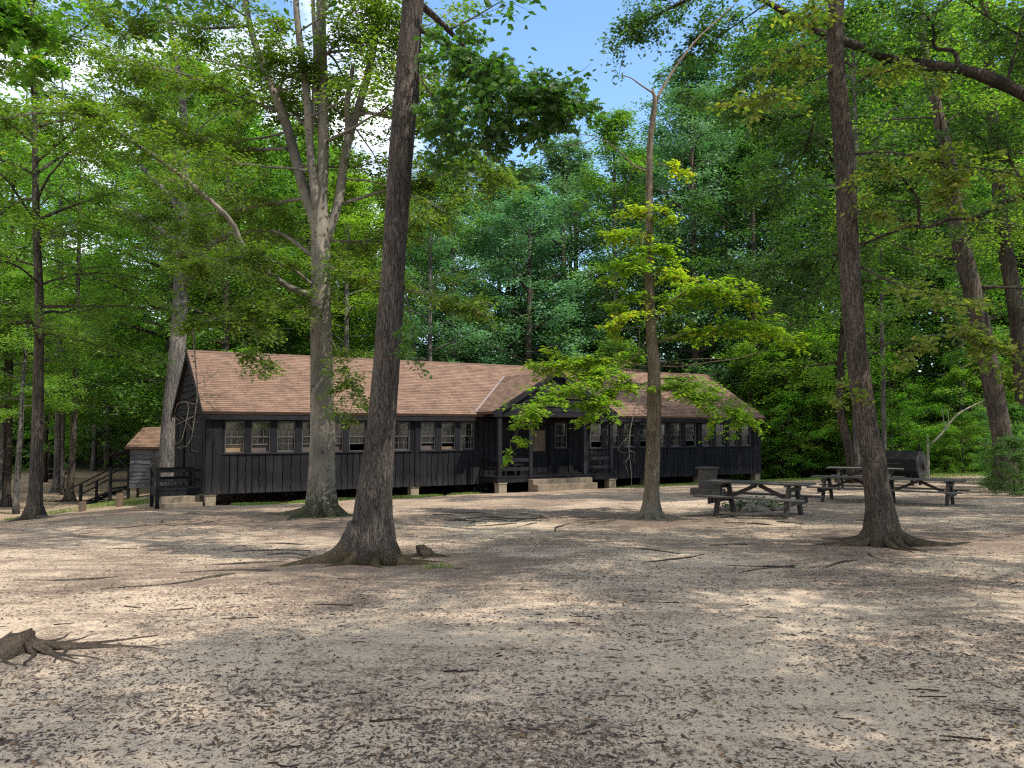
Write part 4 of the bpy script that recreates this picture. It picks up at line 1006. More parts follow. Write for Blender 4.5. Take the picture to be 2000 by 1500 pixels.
# ------------------------------------------------------------------ stumps
g = onground(45, 1268); sx_, sy_ = g[0], g[1]
st = thing('rotten_stump', 'rotten brown stump with splayed bare roots at the left edge of the clearing', 'stump', (sx_, sy_, gz(sx_, sy_)))
mb = MB(); rng = np.random.default_rng(4)
th = np.arange(26) * 2 * np.pi / 26
zs = [-.08, .01, .035, .055, .07, .055]; rr_ = [.36, .27, .19, .13, .09, .03]
lob = [1 + .16 * np.sin(3 * th + 1) + .12 * np.sin(7 * th + z * 6) + .07 * rng.normal(0, 1, 26) for z in zs]
mb.tube([(sx_ + .01 * i, sy_, gz(sx_, sy_) + z) for i, z in enumerate(zs)], rr_, 26, lob=lob)
mb.build('stump_body', M['stump_wood'], st, (sx_, sy_, gz(sx_, sy_)), smooth=True)
for i, (a, l, r0, h0) in enumerate(((-1.5, .55, .045, .13), (-1.15, .6, .035, .13), (-.75, .8, .045, .12), (-.45, 1.1, .06, .15), (-.2, 1.3, .055, .14), (.02, 1.35, .05, .12), (.2, 1.2, .05, .12), (.45, 1.1, .045, .1), (1.0, .7, .04, .08), (-1.9, .6, .05, .15), (-.6, 1.2, .035, .13), (-.32, .9, .04, .15), (.1, 1.5, .035, .13), (-1.3, .7, .05, .14), (.7, .8, .035, .1))):
    mb = MB(); root(mb, (sx_ + .1 * math.cos(a), sy_ + .1 * math.sin(a)), a, l * .78, r0 * .55, h0 * .55, .6, 40 + i, .2, end=.3); mb.build('root', M['stump_wood'], st, (sx_, sy_, gz(sx_, sy_)), smooth=True)
g = onground(822, 1086); z = gz(g[0], g[1])
st = thing('cut_stump', 'small sawn-off stump on a gnarled root right of the foreground oak', 'stump', (g[0], g[1], z))
mb = MB(); th = np.arange(14) * 2 * np.pi / 14
mb.tube([(g[0] + .1, g[1], z - .05), (g[0] + .06, g[1], z + .05), (g[0], g[1], z + .11), (g[0] - .015, g[1], z + .16), (g[0] - .015, g[1], z + .164)], [.15, .11, .075, .07, .06], 14, lob=[1 + .1 * np.sin(4 * th + i) for i in range(5)])
mb.build('stump_body', M['stump_wood'], st, (g[0], g[1], z), smooth=True)
for i, (a, l) in enumerate(((-.5, .5), (.1, .45), (-1.1, .4), (3.3, .5))):
    mb = MB(); root(mb, (g[0] + .06, g[1]), a, l, .055, .08, .3, 60 + i, .25); mb.build('root', M['oak_bark'], st, (g[0], g[1], z), smooth=True)

# heap of stones and weeds behind the nearest picnic table
g = onground(1490, 1000); hx, hy = g[0], g[1] + .7; z = gz(hx, hy)
hp = thing('stone_heap', 'low heap of dark stones and weeds behind the nearest picnic table', 'stone heap', (hx, hy, z))
mb = MB(); rng = np.random.default_rng(8)
for i in range(46):
    a, q = rng.uniform(0, 6.28), rng.uniform(0, 1) ** .6; x, y = hx + .85 * q * math.cos(a), hy + .5 * q * math.sin(a); r0 = rng.uniform(.06, .15)
    c = np.array([x, y, gz(x, y) + .18 * (1 - q) + r0 * .3]); th = np.arange(7) * 2 * np.pi / 7
    lob = [1 + .2 * rng.normal(0, 1, 7) for _ in range(4)]
    mb.tube([c + (0, 0, -r0 * .8), c + (rng.normal(0, .01), 0, -r0 * .3), c + (0, rng.normal(0, .01), r0 * .3), c + (0, 0, r0 * .6)], [r0 * .6, r0, r0 * .9, r0 * .4], 7, lob=lob, tint=rng.uniform(.2, .8))
mb.build('stones', M['rock'], hp, (hx, hy, z))
lv = Leaves(); n = 60; P_ = np.column_stack([hx + rng.normal(0, .45, n), hy + rng.normal(0, .28, n), np.full(n, z + .08)]); D_w = unit(np.column_stack([rng.normal(0, .6, n), rng.normal(0, .6, n), np.full(n, .7)]))
lv.add(leaf_arrays(rng, P_, D_w, np.full(n, .28), 7, .09, 'oval', .5, .03, 0))
link('weeds', lv.mesh('weeds', M['oak_leaf'], (hx, hy, z)), hp)

# ------------------------------------------------------------------ ground litter, pebbles, twigs, grass
def scatter_litter():
    rng = np.random.default_rng(21); n = 240000
    y = 3.2 * (26 / 3.2) ** rng.uniform(0, 1, n); x = (rng.uniform(-1, 1, n)) * (y * .72 + .3)
    # chips lie thicker in drifts
    dens = .42 + .42 * np.sin(1.3 * x + .8 * y + 1) * np.sin(1.1 * y - .6 * x) + .25 * np.sin(3.1 * x - 1.7 * y) * np.sin(2.3 * y + x) + .4 * np.sin(.55 * x + 1.0 * y + .5) * np.sin(.4 * y - .75 * x + 2)
    keep = rng.uniform(0, 1, n) < np.clip(dens + .15, .12, 1); x, y = x[keep], y[keep]; n = len(x)
    s = np.exp(rng.normal(math.log(.0046), .62, n)); s = np.minimum(s, .02)
    a = rng.uniform(0, 6.28, n); el = np.exp(rng.normal(.55, .4, n))
    u = np.column_stack([np.cos(a), np.sin(a), rng.normal(0, .12, n)]); v = np.column_stack([-np.sin(a), np.cos(a), rng.normal(0, .2, n)])
    c = np.column_stack([x, y, ground(x, y) + .002]); S = s[:, None]
    V = np.stack([c - u * S * el[:, None], c + v * S * .7 * rng.uniform(.5, 1, (n, 1)), c + u * S * el[:, None], c - v * S * .7 * rng.uniform(.5, 1, (n, 1)),
                  c + np.array([0, 0, 1.]) * S * rng.uniform(.25, .75, (n, 1))], 1)
    V[:, :4, 2] = np.minimum(V[:, :4, 2], c[:, None, 2] + s[:, None] * .3)
    Q = np.array([(0, 3, 4), (3, 2, 4), (2, 1, 4), (1, 0, 4)]); Q = (Q[None] + (np.arange(n) * 5)[:, None, None]).reshape(-1, 3)
    mb = MB(); mb.add(V.reshape(-1, 3), Q, np.repeat(np.clip(rng.beta(1.6, 2.2, n), 0, 1), 4))
    o = mb.build('wood_chips', M['chip']); tag(o, kind='stuff')
    # fallen leaves
    n = 1500; y = 3.2 * (26 / 3.2) ** rng.uniform(0, 1, n); x = rng.uniform(-1, 1, n) * (y * .72)
    P_ = np.column_stack([x, y, ground(x, y) + .012]); a = rng.uniform(0, 6.28, n); D_ = np.column_stack([np.cos(a), np.sin(a), np.full(n, .05)])
    V, L_, S_, T_, Ti = leaf_arrays(rng, P_, D_, np.full(n, .02), 1, .045, 'oval', .85, .0, 0)
    V = V.reshape(n, -1, 3); V[:, :, 2] = np.maximum(V[:, :, 2], ground(V[:, :, 0], V[:, :, 1]) + .002); V = V.reshape(-1, 3)
    o = link('fallen_leaves', np_mesh('fallen_leaves', V, L_, S_, T_, M['litter'], Ti)); tag(o, kind='stuff')
    lf = np.array([hall_world(x, y, EAVE + (y - YE) * sl + .03) for x, y in ROOF_LEAVES if not (10.2 < x < 16.5 and y < 3.0)]); n2 = len(lf); a = rng.uniform(0, 6.28, n2)
    D_ = unit(np.column_stack([np.cos(a), np.sin(a), np.zeros(n2)])); nr = np.array([sl * UY * 1.0, -sl * UX, 1.0]); D_ = unit(D_ - nr * (D_ @ nr)[:, None] / (nr @ nr))
    V2, L2, S2, T2, Ti2 = leaf_arrays(rng, lf, D_, np.full(n2, .01), 1, .09, 'oval', .9, .0, 0)
    o = link('roof_leaves', np_mesh('roof_leaves', V2, L2, S2, T2, M['litter'], Ti2)); tag(o, kind='stuff')
    # twigs
    n = 110; mb = MB(); y = 3.4 * (26 / 3.4) ** rng.uniform(0, 1, n); x = rng.uniform(-1, 1, n) * (y * .7); a = rng.uniform(-.6, .6, n) + rng.choice([0, np.pi], n); l = np.minimum(np.exp(rng.normal(-1.9, .5, n)), .4)
    t = np.linspace(-.5, .5, 5); pts = np.zeros((n, 5, 3)); pts[:, :, 0] = x[:, None] + np.cos(a)[:, None] * l[:, None] * t; pts[:, :, 1] = y[:, None] + np.sin(a)[:, None] * l[:, None] * t
    pts[:, :, :2] += rng.normal(0, .035, (n, 5, 2)) * l[:, None, None]; pts[:, :, 2] = ground(pts[:, :, 0], pts[:, :, 1]) + .006
    mb.tubes(pts, .003 + .014 * l, .002 + .004 * l, 5); o = mb.build('scattered_twigs', M['dark_bark']); tag(o, kind='stuff')
scatter_litter()
def grass():
    rng = np.random.default_rng(31); X = []; 
    def strip(n, a0, a1, bfun, w):
        a = rng.uniform(a0, a1, n); b = bfun(a) + rng.normal(0, 1, n) * w
        keep = (np.sin(a * 2.1) * .5 + np.sin(a * 5.3 + b * 3) * .4 + .75) > rng.uniform(0, 1, n)
        a, b = a[keep], b[keep]; X.append(np.column_stack([HX + a * UX + b * UY, HY + a * UY - b * UX]))
    strip(26000, .6, 9.6, lambda a: 2.1 - .10 * a, .38)
    strip(20000, 16.5, 30, lambda a: 1.3 + .04 * a, .6)
    strip(24000, 27, 46, lambda a: 4.4 + .05 * (a - 27), 1.25); strip(16000, 28, 46, lambda a: 2.4 + 0 * a, 1.0); strip(7000, 40, 50, lambda a: 9.5 - .2 * (a - 40), 1.2)
    n = 9000; x = rng.uniform(-20, -13, n); y = rng.uniform(30, 38.5, n); k = (np.sin(x * 1.3) * np.sin(y * .9) > -.2); X.append(np.column_stack([x, y])[k])
    n = 60; X.append(np.column_stack([rng.normal(-1.05, .13, n), rng.normal(11.1, .08, n)]))
    p = np.vstack(X); n = len(p); P_ = np.column_stack([p, ground(p[:, 0], p[:, 1]) - .005])
    a = rng.uniform(0, 6.28, n); lean = rng.uniform(.1, .7, n); hgt = rng.uniform(.04, .12, n)[:, None]
    D_ = np.column_stack([np.cos(a) * lean, np.sin(a) * lean, np.ones(n)]); w = np.column_stack([-np.sin(a), np.cos(a), np.zeros(n)]) * .009
    V = np.stack([P_ - w, P_ + w, P_ + D_ * hgt * .6 + w * .7, P_ + D_ * hgt * (1, 1, .9)], 1).reshape(-1, 3)
    o = link('grass', np_mesh('grass', V, np.arange(n * 4), np.arange(n) * 4, np.full(n, 4), M['grass'], rng.uniform(0, 1, n))); tag(o, kind='stuff')
grass()
# ------------------------------------------------------------------ the trees one can tell apart
def hero(name, label, base, cat='tree'):
    o = (base[0], base[1], gz(base[0], base[1])); return thing(name, label, cat, o), o
def finish_tree(t, org, mb, bark, lv=None, leaf=None):
    mb.build('trunk', M[bark], t, org, smooth=True)
    if lv is not None and lv.p: link('crown', lv.mesh('crown', M[leaf], org), t)
def add_roots(t, org, bark, c, specs, seed=1):
    for i, (a, l, r0, h0) in enumerate(specs):
        mb = MB(); root(mb, (c[0] + .1 * math.cos(a), c[1] + .1 * math.sin(a)), a, l, r0, h0, .3, seed * 31 + i, .45); mb.build('root', M[bark], t, org, smooth=True)
def surface_roots(t, org, bark, c, n, rmin, rmax, seed, amin=0, amax=6.28, lmin=.6, lmax=1.8, r=.03):
    """stretches of root that show at the surface further out"""
    rng = np.random.default_rng(seed)
    for i in range(n):
        a = rng.uniform(amin, amax); q = rng.uniform(rmin, rmax); x, y = c[0] + q * math.cos(a), c[1] + q * math.sin(a)
        l = rng.uniform(lmin, lmax); pts = []; b = a + rng.normal(0, .5); m = 12
        for j in range(m):
            s = j / (m - 1); pts.append((x, y, gz(x, y) + r * (.55 * math.sin(math.pi * s) - .35 + .25 * math.sin(7 * s + i)), r * (1.1 - .5 * s) * rng.uniform(.85, 1.1)))
            b += rng.normal(0, .16); x += math.cos(b) * l / m; y += math.sin(b) * l / m
        pts = np.array(pts); mb = MB(); mb.tube(pts[:, :3], pts[:, 3], 7); mb.build('root', M[bark], t, org, smooth=True)
def random_limbs(rng, mb, lv, pts, rad, h0, h1, n, length, n2, l2, n3, l3, k, size, shape, el=(.1, .8), az_ok=None, flat=.65, r=.06, tint=None, spread=.12, bend=.15, droop=.15):
    z = pts[:, 2]; hs = np.linspace(h0, h1, n) + rng.normal(0, .2, n); az = rng.uniform(0, 6.28) + np.arange(n) * 2.4
    for i in range(n):
        a = az[i] + rng.normal(0, .3)
        if az_ok is not None:
            for _ in range(30):
                if az_ok(a % 6.283): break
                a += .7
        f = i / max(1, n - 1); e = el[0] + (el[1] - el[0]) * f + rng.normal(0, .1); L = length * rng.uniform(.7, 1.15) * (1 - .35 * f)
        S = np.array([np.interp(hs[i], z, pts[:, 0]), np.interp(hs[i], z, pts[:, 1]), hs[i]])
        d = np.array([math.cos(a) * math.cos(e), math.sin(a) * math.cos(e), math.sin(e)]); s = np.linspace(0, 1, 10)[:, None]
        bv = rng.normal(0, bend, 3); bv[2] -= .08
        lp = S + L * (d * s + bv * s ** 2) + np.cumsum(rng.normal(0, .05, (10, 3)), axis=0) * s
        mb.tube(lp, np.linspace(r, r * .2, 10) * rng.uniform(.7, 1.2), 7)
        add_sprays(rng, mb, lv, lp, n2, l2, n3, l3, k, size, shape, (.2, 1), flat, .05, r * .22, tint, spread, droop)

# --- oak in the foreground, leaning right
d = onground(733, 1098)[1]
t, org = hero('oak_tree', 'dark rough-barked oak leaning right in the middle of the clearing, nearest trunk', onground(733, 1098)[:2])
mb = MB(); lv = Leaves(); rng = np.random.default_rng(101)
rows = [(1112, 731, 96), (1085, 731, 90), (1060, 730, 84), (1033, 727, 77), (948, 733, 65), (884, 741, 59), (820, 746, 54), (660, 758, 50), (500, 770, 46), (250, 787, 48), (0, 807, 42), (-300, 828, 38), (-700, 845, 26), (-1100, 850, 12)]
pts, rad = trunk_from_px(rows, d, 0, 46); add_trunk(mb, pts, rad, 40, 5, .42, 6, .26, .025)
L1, r1 = limb_from_px([(822, 58, 0), (870, 80, -.3), (925, 122, -.7), (980, 160, -1), (1040, 190, -1.3), (1098, 205, -1.5)], d, .05, .012); mb.tube(L1, r1, 8)
add_sprays(rng, mb, lv, L1, 34, .46, 7, .26, 9, .13, 'oak', (.12, 1), .45, -.05, .01, None, .06)
for sp in ([(926, 122, -.7), (950, 160, -1), (960, 220, -1.2), (945, 300, -1.3)], [(800, 120, 0), (850, 200, -.4), (880, 250, -.6), (890, 300, -.7)], [(985, 132, -1), (1030, 200, -1.2), (1050, 260, -1.2)]):
    Lx, rx = limb_from_px(sp, d, .02, .006); mb.tube(Lx, rx, 6); add_sprays(rng, mb, lv, Lx, 16, .45, 6, .24, 8, .125, 'oak', (.2, 1), .4, -.05, .006, None, .05)
Lx, rx = limb_from_px([(790, 560, 0), (800, 610, -.4), (812, 680, -.6), (826, 730, -.7)], d, .014, .004); mb.tube(Lx, rx, 6); add_sprays(rng, mb, lv, Lx, 9, .26, 4, .16, 5, .09, 'oak', (.45, 1), .35, -.12, .004, None, .03)
random_limbs(rng, mb, lv, pts, rad, 8.3, 14.5, 13, 4.6, 8, 1.6, 6, .8, 11, .17, 'quad', (.25, .9), r=.08, spread=.25)
finish_tree(t, org, mb, 'oak_bark', lv, 'oak_leaf')
add_roots(t, org, 'oak_bark', (org[0] - .08, org[1]), ((3.38, 1.25, .24, .62), (4.0, .75, .15, .4), (-1.2, .6, .14, .4), (-.45, .95, .17, .42), (-.1, 1.05, .13, .32), (2.6, 1.2, .14, .3), (.8, 1.0, .12, .3), (1.7, .8, .12, .3)), 1)
surface_roots(t, org, 'forest_bark', org, 7, 1.2, 3.6, 17, 2.2, 4.0, .6, 1.8, .022)

# --- smooth grey beech with several stems
g = onground(628, 1008); d = g[1]
t, org = hero('beech_tree', 'smooth grey beech with several upright stems and blotched mossy base, left of the leaning oak', g[:2])
mb = MB(); lv = Leaves(); rng = np.random.default_rng(202)
rows = [(1018, 628, 78), (1000, 628, 66), (985, 628, 60), (958, 628, 54), (900, 629, 49), (820, 629, 46), (700, 628, 42), (600, 627, 38), (500, 626, 36), (440, 625, 36), (400, 625, 26), (300, 632, 22), (200, 630, 22), (100, 628, 20), (0, 627, 18), (-250, 632, 13), (-500, 640, 5)]
pts, rad = trunk_from_px(rows, d, 0, 50); add_trunk(mb, pts, rad * np.where(pts[:, 2] < org[2] + .5, .9, 1), 40, 9, .95, 7, .30, .02); main = (pts, rad)
stems = []
for rows, dd in (([(455, 622, 26), (420, 611, 22), (400, 604, 22), (350, 588, 21), (290, 572, 20), (240, 558, 19), (195, 541, 18), (140, 520, 16), (100, 503, 14), (50, 488, 12), (0, 480, 11), (-150, 470, 8), (-350, 440, 3)], .5),
               ([(420, 622, 24), (390, 618, 20), (330, 609, 17), (250, 603, 16), (180, 599, 16), (120, 590, 15), (50, 582, 13), (0, 578, 12), (-250, 570, 7), (-400, 565, 3)], -.7),
               ([(480, 630, 24), (450, 644, 19), (420, 654, 18), (380, 664, 18), (330, 670, 18), (270, 681, 17), (210, 700, 16), (140, 720, 15), (60, 735, 13), (0, 738, 12), (-200, 750, 8), (-400, 765, 3)], .6),
               ([(260, 680, 12), (200, 678, 11), (160, 685, 9), (128, 689, 7)], -.4), ([(290, 603, 12), (240, 610, 10), (180, 614, 10), (100, 616, 9), (20, 612, 8), (-100, 610, 5)], -.5)):
    p_, r_ = trunk_from_px(rows, d, dd, 30); mb.tube(p_, r_, 14); stems.append((p_, r_))
sprays = dict(n3=8, l3=.45, k=14, size=.098, shape='oval')
LB = [([(622, 580, 0), (575, 566, -.3), (540, 545, -.4), (508, 520, -.7), (476, 488, -1), (462, 450, -1.2), (440, 418, -1.5), (400, 383, -1.8), (365, 352, -2), (328, 324, -2.2), (285, 294, -2.5), (235, 262, -2.8), (195, 230, -3), (140, 220, -3.3), (60, 222, -3.5), (-30, 240, -3.6)], .085, 30, (.42, 1), .9),
      ([(615, 560, 0), (560, 520, -1), (470, 502, -2), (390, 520, -2.6)], .04, 24, (.25, 1), .8), ([(640, 520, 0), (700, 540, -1), (760, 556, -1.5), (850, 580, -2), (930, 600, -2.2)], .04, 30, (.1, 1), .75),
      ([(612, 600, 0), (560, 600, -1), (480, 605, -2), (400, 630, -2.6)], .04, 24, (.2, 1), .8), ([(642, 650, 0), (660, 690, -.9), (684, 740, -1.4), (690, 790, -1.7)], .02, 14, (.35, 1), .5),
      ([(476, 488, -1), (492, 580, -1.3), (500, 660, -1.5), (516, 735, -1.6)], .014, 9, (.45, 1), .45), ([(660, 400, .3), (760, 370, .5), (880, 340, 1), (960, 340, 1)], .05, 30, (.15, 1), 1.0),
      ([(700, 215, .5), (780, 235, .5), (870, 265, .8), (940, 310, .8), (990, 360, .6)], .05, 24, (.15, 1), .75), ([(735, 80, .5), (800, 115, .5), (850, 190, .5)], .04, 16, (.15, 1), .7),
      ([(566, 290, .3), (480, 290, .5), (380, 262, 1), (280, 205, 1.5)], .05, 30, (.15, 1), 1.0), ([(550, 220, .3), (450, 182, -1), (350, 142, -1.5), (230, 120, -2)], .05, 30, (.15, 1), 1.0),
      ([(606, 385, .2), (520, 400, 1.5), (400, 420, 3), (300, 432, 4)], .05, 30, (.15, 1), 1.1), ([(486, 50, .4), (400, 55, 0), (300, 40, .5), (180, 30, 1)], .04, 30, (.1, 1), 1.0),
      ([(600, 250, -.3), (560, 200, 2), (520, 120, 3), (480, 60, 4)], .05, 26, (.15, 1), 1.1), ([(640, 470, .3), (720, 470, 1.5), (800, 440, 2.5), (860, 420, 3)], .04, 26, (.2, 1), 1.0),
      ([(612, 500, .2), (530, 450, 2), (430, 470, 3.5), (340, 500, 4.5)], .05, 26, (.2, 1), 1.1), ([(628, 120, 0), (680, 60, -.5), (760, 20, -.8)], .03, 18, (.1, 1), .9), ([(540, 190, .3), (560, 120, -.6), (540, 40, -1)], .03, 16, (.1, 1), .9)]
for sp, r0, n2, tr, l2 in LB:
    Lx, rx = limb_from_px(sp, d, r0, r0 * .2, 26); mb.tube(Lx, rx, 8)
    add_sprays(rng, mb, lv, Lx, int(n2 * (1.6 if n2 > 15 else 1)), l2, sprays['n3'], sprays['l3'], sprays['k'], sprays['size'], sprays['shape'], tr, .72, .0, .010, None, .09, .12)
back = lambda a: not (3.9 < a < 5.5)
random_limbs(rng, mb, lv, pts, rad, 9.5, 17.5, 14, 3.8, 10, 1.3, 7, .6, 13, .12, 'quad', (.1, .8), back, .7, .05, None, .14)
for p_, r_ in stems[:3]: random_limbs(rng, mb, lv, p_, r_, 8.5, 15, 7, 3.2, 9, 1.2, 7, .55, 13, .12, 'quad', (.0, .7), back, .7, .035, None, .14)
finish_tree(t, org, mb, 'beech_bark', lv, 'beech_leaf')
add_roots(t, org, 'beech_bark', org, ((3.25, 2.0, .2, .34), (3.7, 1.3, .16, .3), (4.3, .9, .13, .3), (4.9, .9, .12, .3), (5.5, 1.0, .13, .28), (-.1, 1.2, .13, .26), (.8, 1.2, .12, .3), (2.2, 1.3, .14, .3)), 2)
surface_roots(t, org, 'forest_bark', org, 5, 1.2, 4.8, 23, 2.6, 4.4, .7, 1.6, .022)
surface_roots(t, org, 'forest_bark', org, 9, 2.5, 5.5, 24, 5.4, 6.5, .6, 1.8, .025)
def bare_branch(t, org, d0, specs, bark, name='bare_branch'):
    mb = MB()
    for sp, r0 in specs:
        Lx, rx = limb_from_px(sp, d0, r0, r0 * .3, 14); mb.tube(Lx, rx, 6)
    mb.build(name, M[bark], t, org, smooth=True)
bare_branch(t, org, d, [([(378, 640, -2.6), (380, 690, -2.4), (384, 740, -2.4), (386, 770, -2.4), (380, 815, -2.4), (371, 866, -2.4), (345, 875, -2.4)], .022), ([(383, 790, -2.4), (360, 785, -2.2), (346, 790, -2.1), (340, 815, -2.0), (330, 850, -2)], .011),
    ([(380, 812, -2.4), (360, 822, -2.6), (335, 835, -2.8), (318, 850, -2.9)], .010), ([(366, 786, -2.4), (368, 800, -2.4), (360, 840, -2.4), (352, 862, -2.4), (332, 872, -2.3)], .012), ([(376, 840, -2.4), (355, 815, -2.6), (343, 818, -2.6)], .007),
    ([(385, 750, -2.4), (400, 745, -2.3), (415, 735, -2.2)], .007), ([(350, 822, -2.6), (338, 812, -2.7), (328, 818, -2.8)], .006), ([(345, 866, -2.3), (335, 856, -2.4), (322, 870, -2.5)], .006)], 'dead_wood')

# --- small yellowing maple in front of the hall
g = onground(1272, 1010); d = g[1]
t, org = hero('maple_tree', 'slim maple with a broken top and yellow-green drooping boughs, in front of the hall', g[:2])
mb = MB(); lv = Leaves(); rng = np.random.default_rng(303)
rows = [(1018, 1272, 44), (1000, 1272, 36), (975, 1272, 30), (950, 1273, 29), (900, 1274, 28), (800, 1277, 27), (770, 1278, 27), (700, 1277, 22), (640, 1272, 20), (560, 1268, 17), (430, 1268, 14), (300, 1269, 12), (240, 1274, 11), (205, 1279, 10), (190, 1279, 8), (172, 1274, 3)]
pts, rad = trunk_from_px(rows, d, 0, 44); add_trunk(mb, pts, rad, 30, 4, .75, 6, .2, .05)
for sp, r0 in (([(1279, 205, 0), (1290, 180, .1), (1320, 130, .3), (1360, 78, .5), (1400, 40, .7), (1430, 12, .9)], .04), ([(1279, 184, 0), (1250, 165, -.2), (1232, 152, -.3), (1215, 147, -.4)], .025), ([(1262, 335, 0), (1240, 325, -.2), (1215, 300, -.4), (1190, 280, -.5), (1165, 266, -.6), (1132, 263, -.7)], .022), ([(1165, 268, -.6), (1145, 278, -.7), (1098, 285, -.9)], .012),
              ([(1262, 330, 0), (1240, 322, .1), (1225, 322, .2)], .016), ([(1274, 365, 0), (1295, 372, -.2), (1320, 375, -.3)], .014), ([(1288, 714, 0), (1330, 716, -.4), (1380, 708, -.8), (1440, 700, -1.2), (1500, 683, -1.6)], .02), ([(1288, 708, 0), (1340, 702, .2), (1410, 700, .4)], .012),
              ([(1330, 716, -.4), (1360, 740, -.6), (1380, 770, -.7)], .012), ([(1262, 665, 0), (1248, 690, -.5), (1210, 720, -.8), (1170, 745, -1)], .014), ([(1248, 690, -.5), (1249, 640, -.6)], .012)):
    Lx, rx = limb_from_px(sp, d, r0, r0 * .35, 12); mb.tube(Lx, rx, 7)
MS = [([(1264, 716, 0), (1200, 706, -.3), (1130, 712, -.5), (1050, 712, -.7)], .03, 26, .5, (.25, 1), .58), ([(1264, 725, 0), (1190, 722, -.8), (1130, 755, -1.3), (1070, 780, -1.7), (1030, 815, -1.9), (995, 868, -2)], .032, 34, .42, (.2, 1), .45),
      ([(1266, 612, 0), (1235, 612, -.4), (1200, 640, -.6)], .02, 13, .42, (.2, 1), .85), ([(1272, 640, 0), (1300, 600, -.3), (1350, 565, -.6), (1400, 560, -.8), (1450, 575, -1)], .03, 26, .5, (.15, 1), .55), ([(1400, 562, -.8), (1450, 590, -1), (1520, 615, -1.3), (1560, 650, -1.5)], .012, 5, .2, (.1, .4), .8),
      ([(1280, 672, 0), (1340, 650, -.3), (1420, 642, -.6), (1490, 648, -.9), (1550, 668, -1.2)], .03, 32, .45, (.12, 1), .6), ([(1285, 760, 0), (1330, 765, -.5), (1380, 785, -.9), (1420, 805, -1.1), (1438, 820, -1.2)], .024, 26, .45, (.1, 1), .4),
      ([(1272, 745, 0), (1225, 760, -.7), (1185, 780, -1.1), (1150, 800, -1.3)], .022, 22, .42, (.15, 1), .45), ([(1270, 690, 0), (1220, 700, .8), (1160, 740, 1.3)], .02, 16, .45, (.2, 1), .4), ([(1282, 740, 0), (1330, 740, .8), (1380, 760, 1.4)], .02, 14, .45, (.2, 1), .3),
      ([(1268, 325, 0), (1300, 322, -.2), (1350, 335, -.4)], .012, 4, .14, (.2, 1), .95), ([(1268, 450, 0), (1235, 450, -.2), (1205, 470, -.3)], .012, 9, .3, (.1, 1), .8), ([(1268, 480, 0), (1300, 490, -.2), (1318, 500, -.3)], .012, 9, .3, (.1, 1), .5),
      ([(1268, 520, 0), (1230, 520, -.2), (1195, 545, -.4)], .012, 11, .34, (.1, 1), .5), ([(1268, 540, 0), (1300, 530, -.2), (1325, 545, -.3)], .012, 10, .3, (.1, 1), .85), ([(1268, 575, 0), (1230, 580, -.2), (1190, 600, -.3)], .012, 9, .34, (.1, 1), .4), ([(1268, 410, 0), (1290, 415, -.2), (1305, 425, -.3)], .01, 6, .25, (.1, 1), .75), ([(1268, 440, 0), (1255, 470, -.5), (1250, 520, -.5)], .012, 9, .3, (.1, 1), .45), ([(1268, 420, 0), (1240, 410, .2), (1225, 415, .3)], .01, 5, .25, (.1, 1), .8)]
for sp, r0, n2, l2, tr, tm in MS:
    Lx, rx = limb_from_px(sp, d, r0, r0 * .2, 16); mb.tube(Lx, rx, 7)
    add_sprays(rng, mb, lv, Lx, int(n2 * (1.75 if n2 > 20 else 1.2)), l2, 6, .26, 9, .094, 'maple', tr, .78, -.02, .006, (tm * 1.05, .14), .05, .1)
finish_tree(t, org, mb, 'maple_bark', lv, 'yellow_leaf')
bare_branch(t, org, d, [([(1255, 765, -.8), (1240, 800, -1), (1231, 840, -1.1), (1228, 880, -1.1), (1232, 910, -1.1), (1234, 955, -1.1)], .014), ([(1231, 850, -1.1), (1215, 865, -1.1), (1208, 880, -1.2), (1225, 885, -1.2)], .006), ([(1228, 880, -1.1), (1240, 885, -1), (1236, 905, -1)], .006), ([(1230, 890, -1.1), (1222, 905, -1.2), (1228, 930, -1.2)], .006)], 'dead_wood')
add_roots(t, org, 'maple_bark', org, ((3.5, .9, .09, .2), (4.3, .6, .08, .18), (5.0, .6, .07, .16), (5.8, .9, .08, .18), (.3, .8, .07, .2), (2.4, .8, .08, .2)), 3)
surface_roots(t, org, 'forest_bark', org, 9, .8, 4.2, 37, 2.7, 4.0, .7, 2.0, .022); surface_roots(t, org, 'forest_bark', org, 6, .8, 3.5, 38, 5.3, 6.6, .5, 1.5, .026)

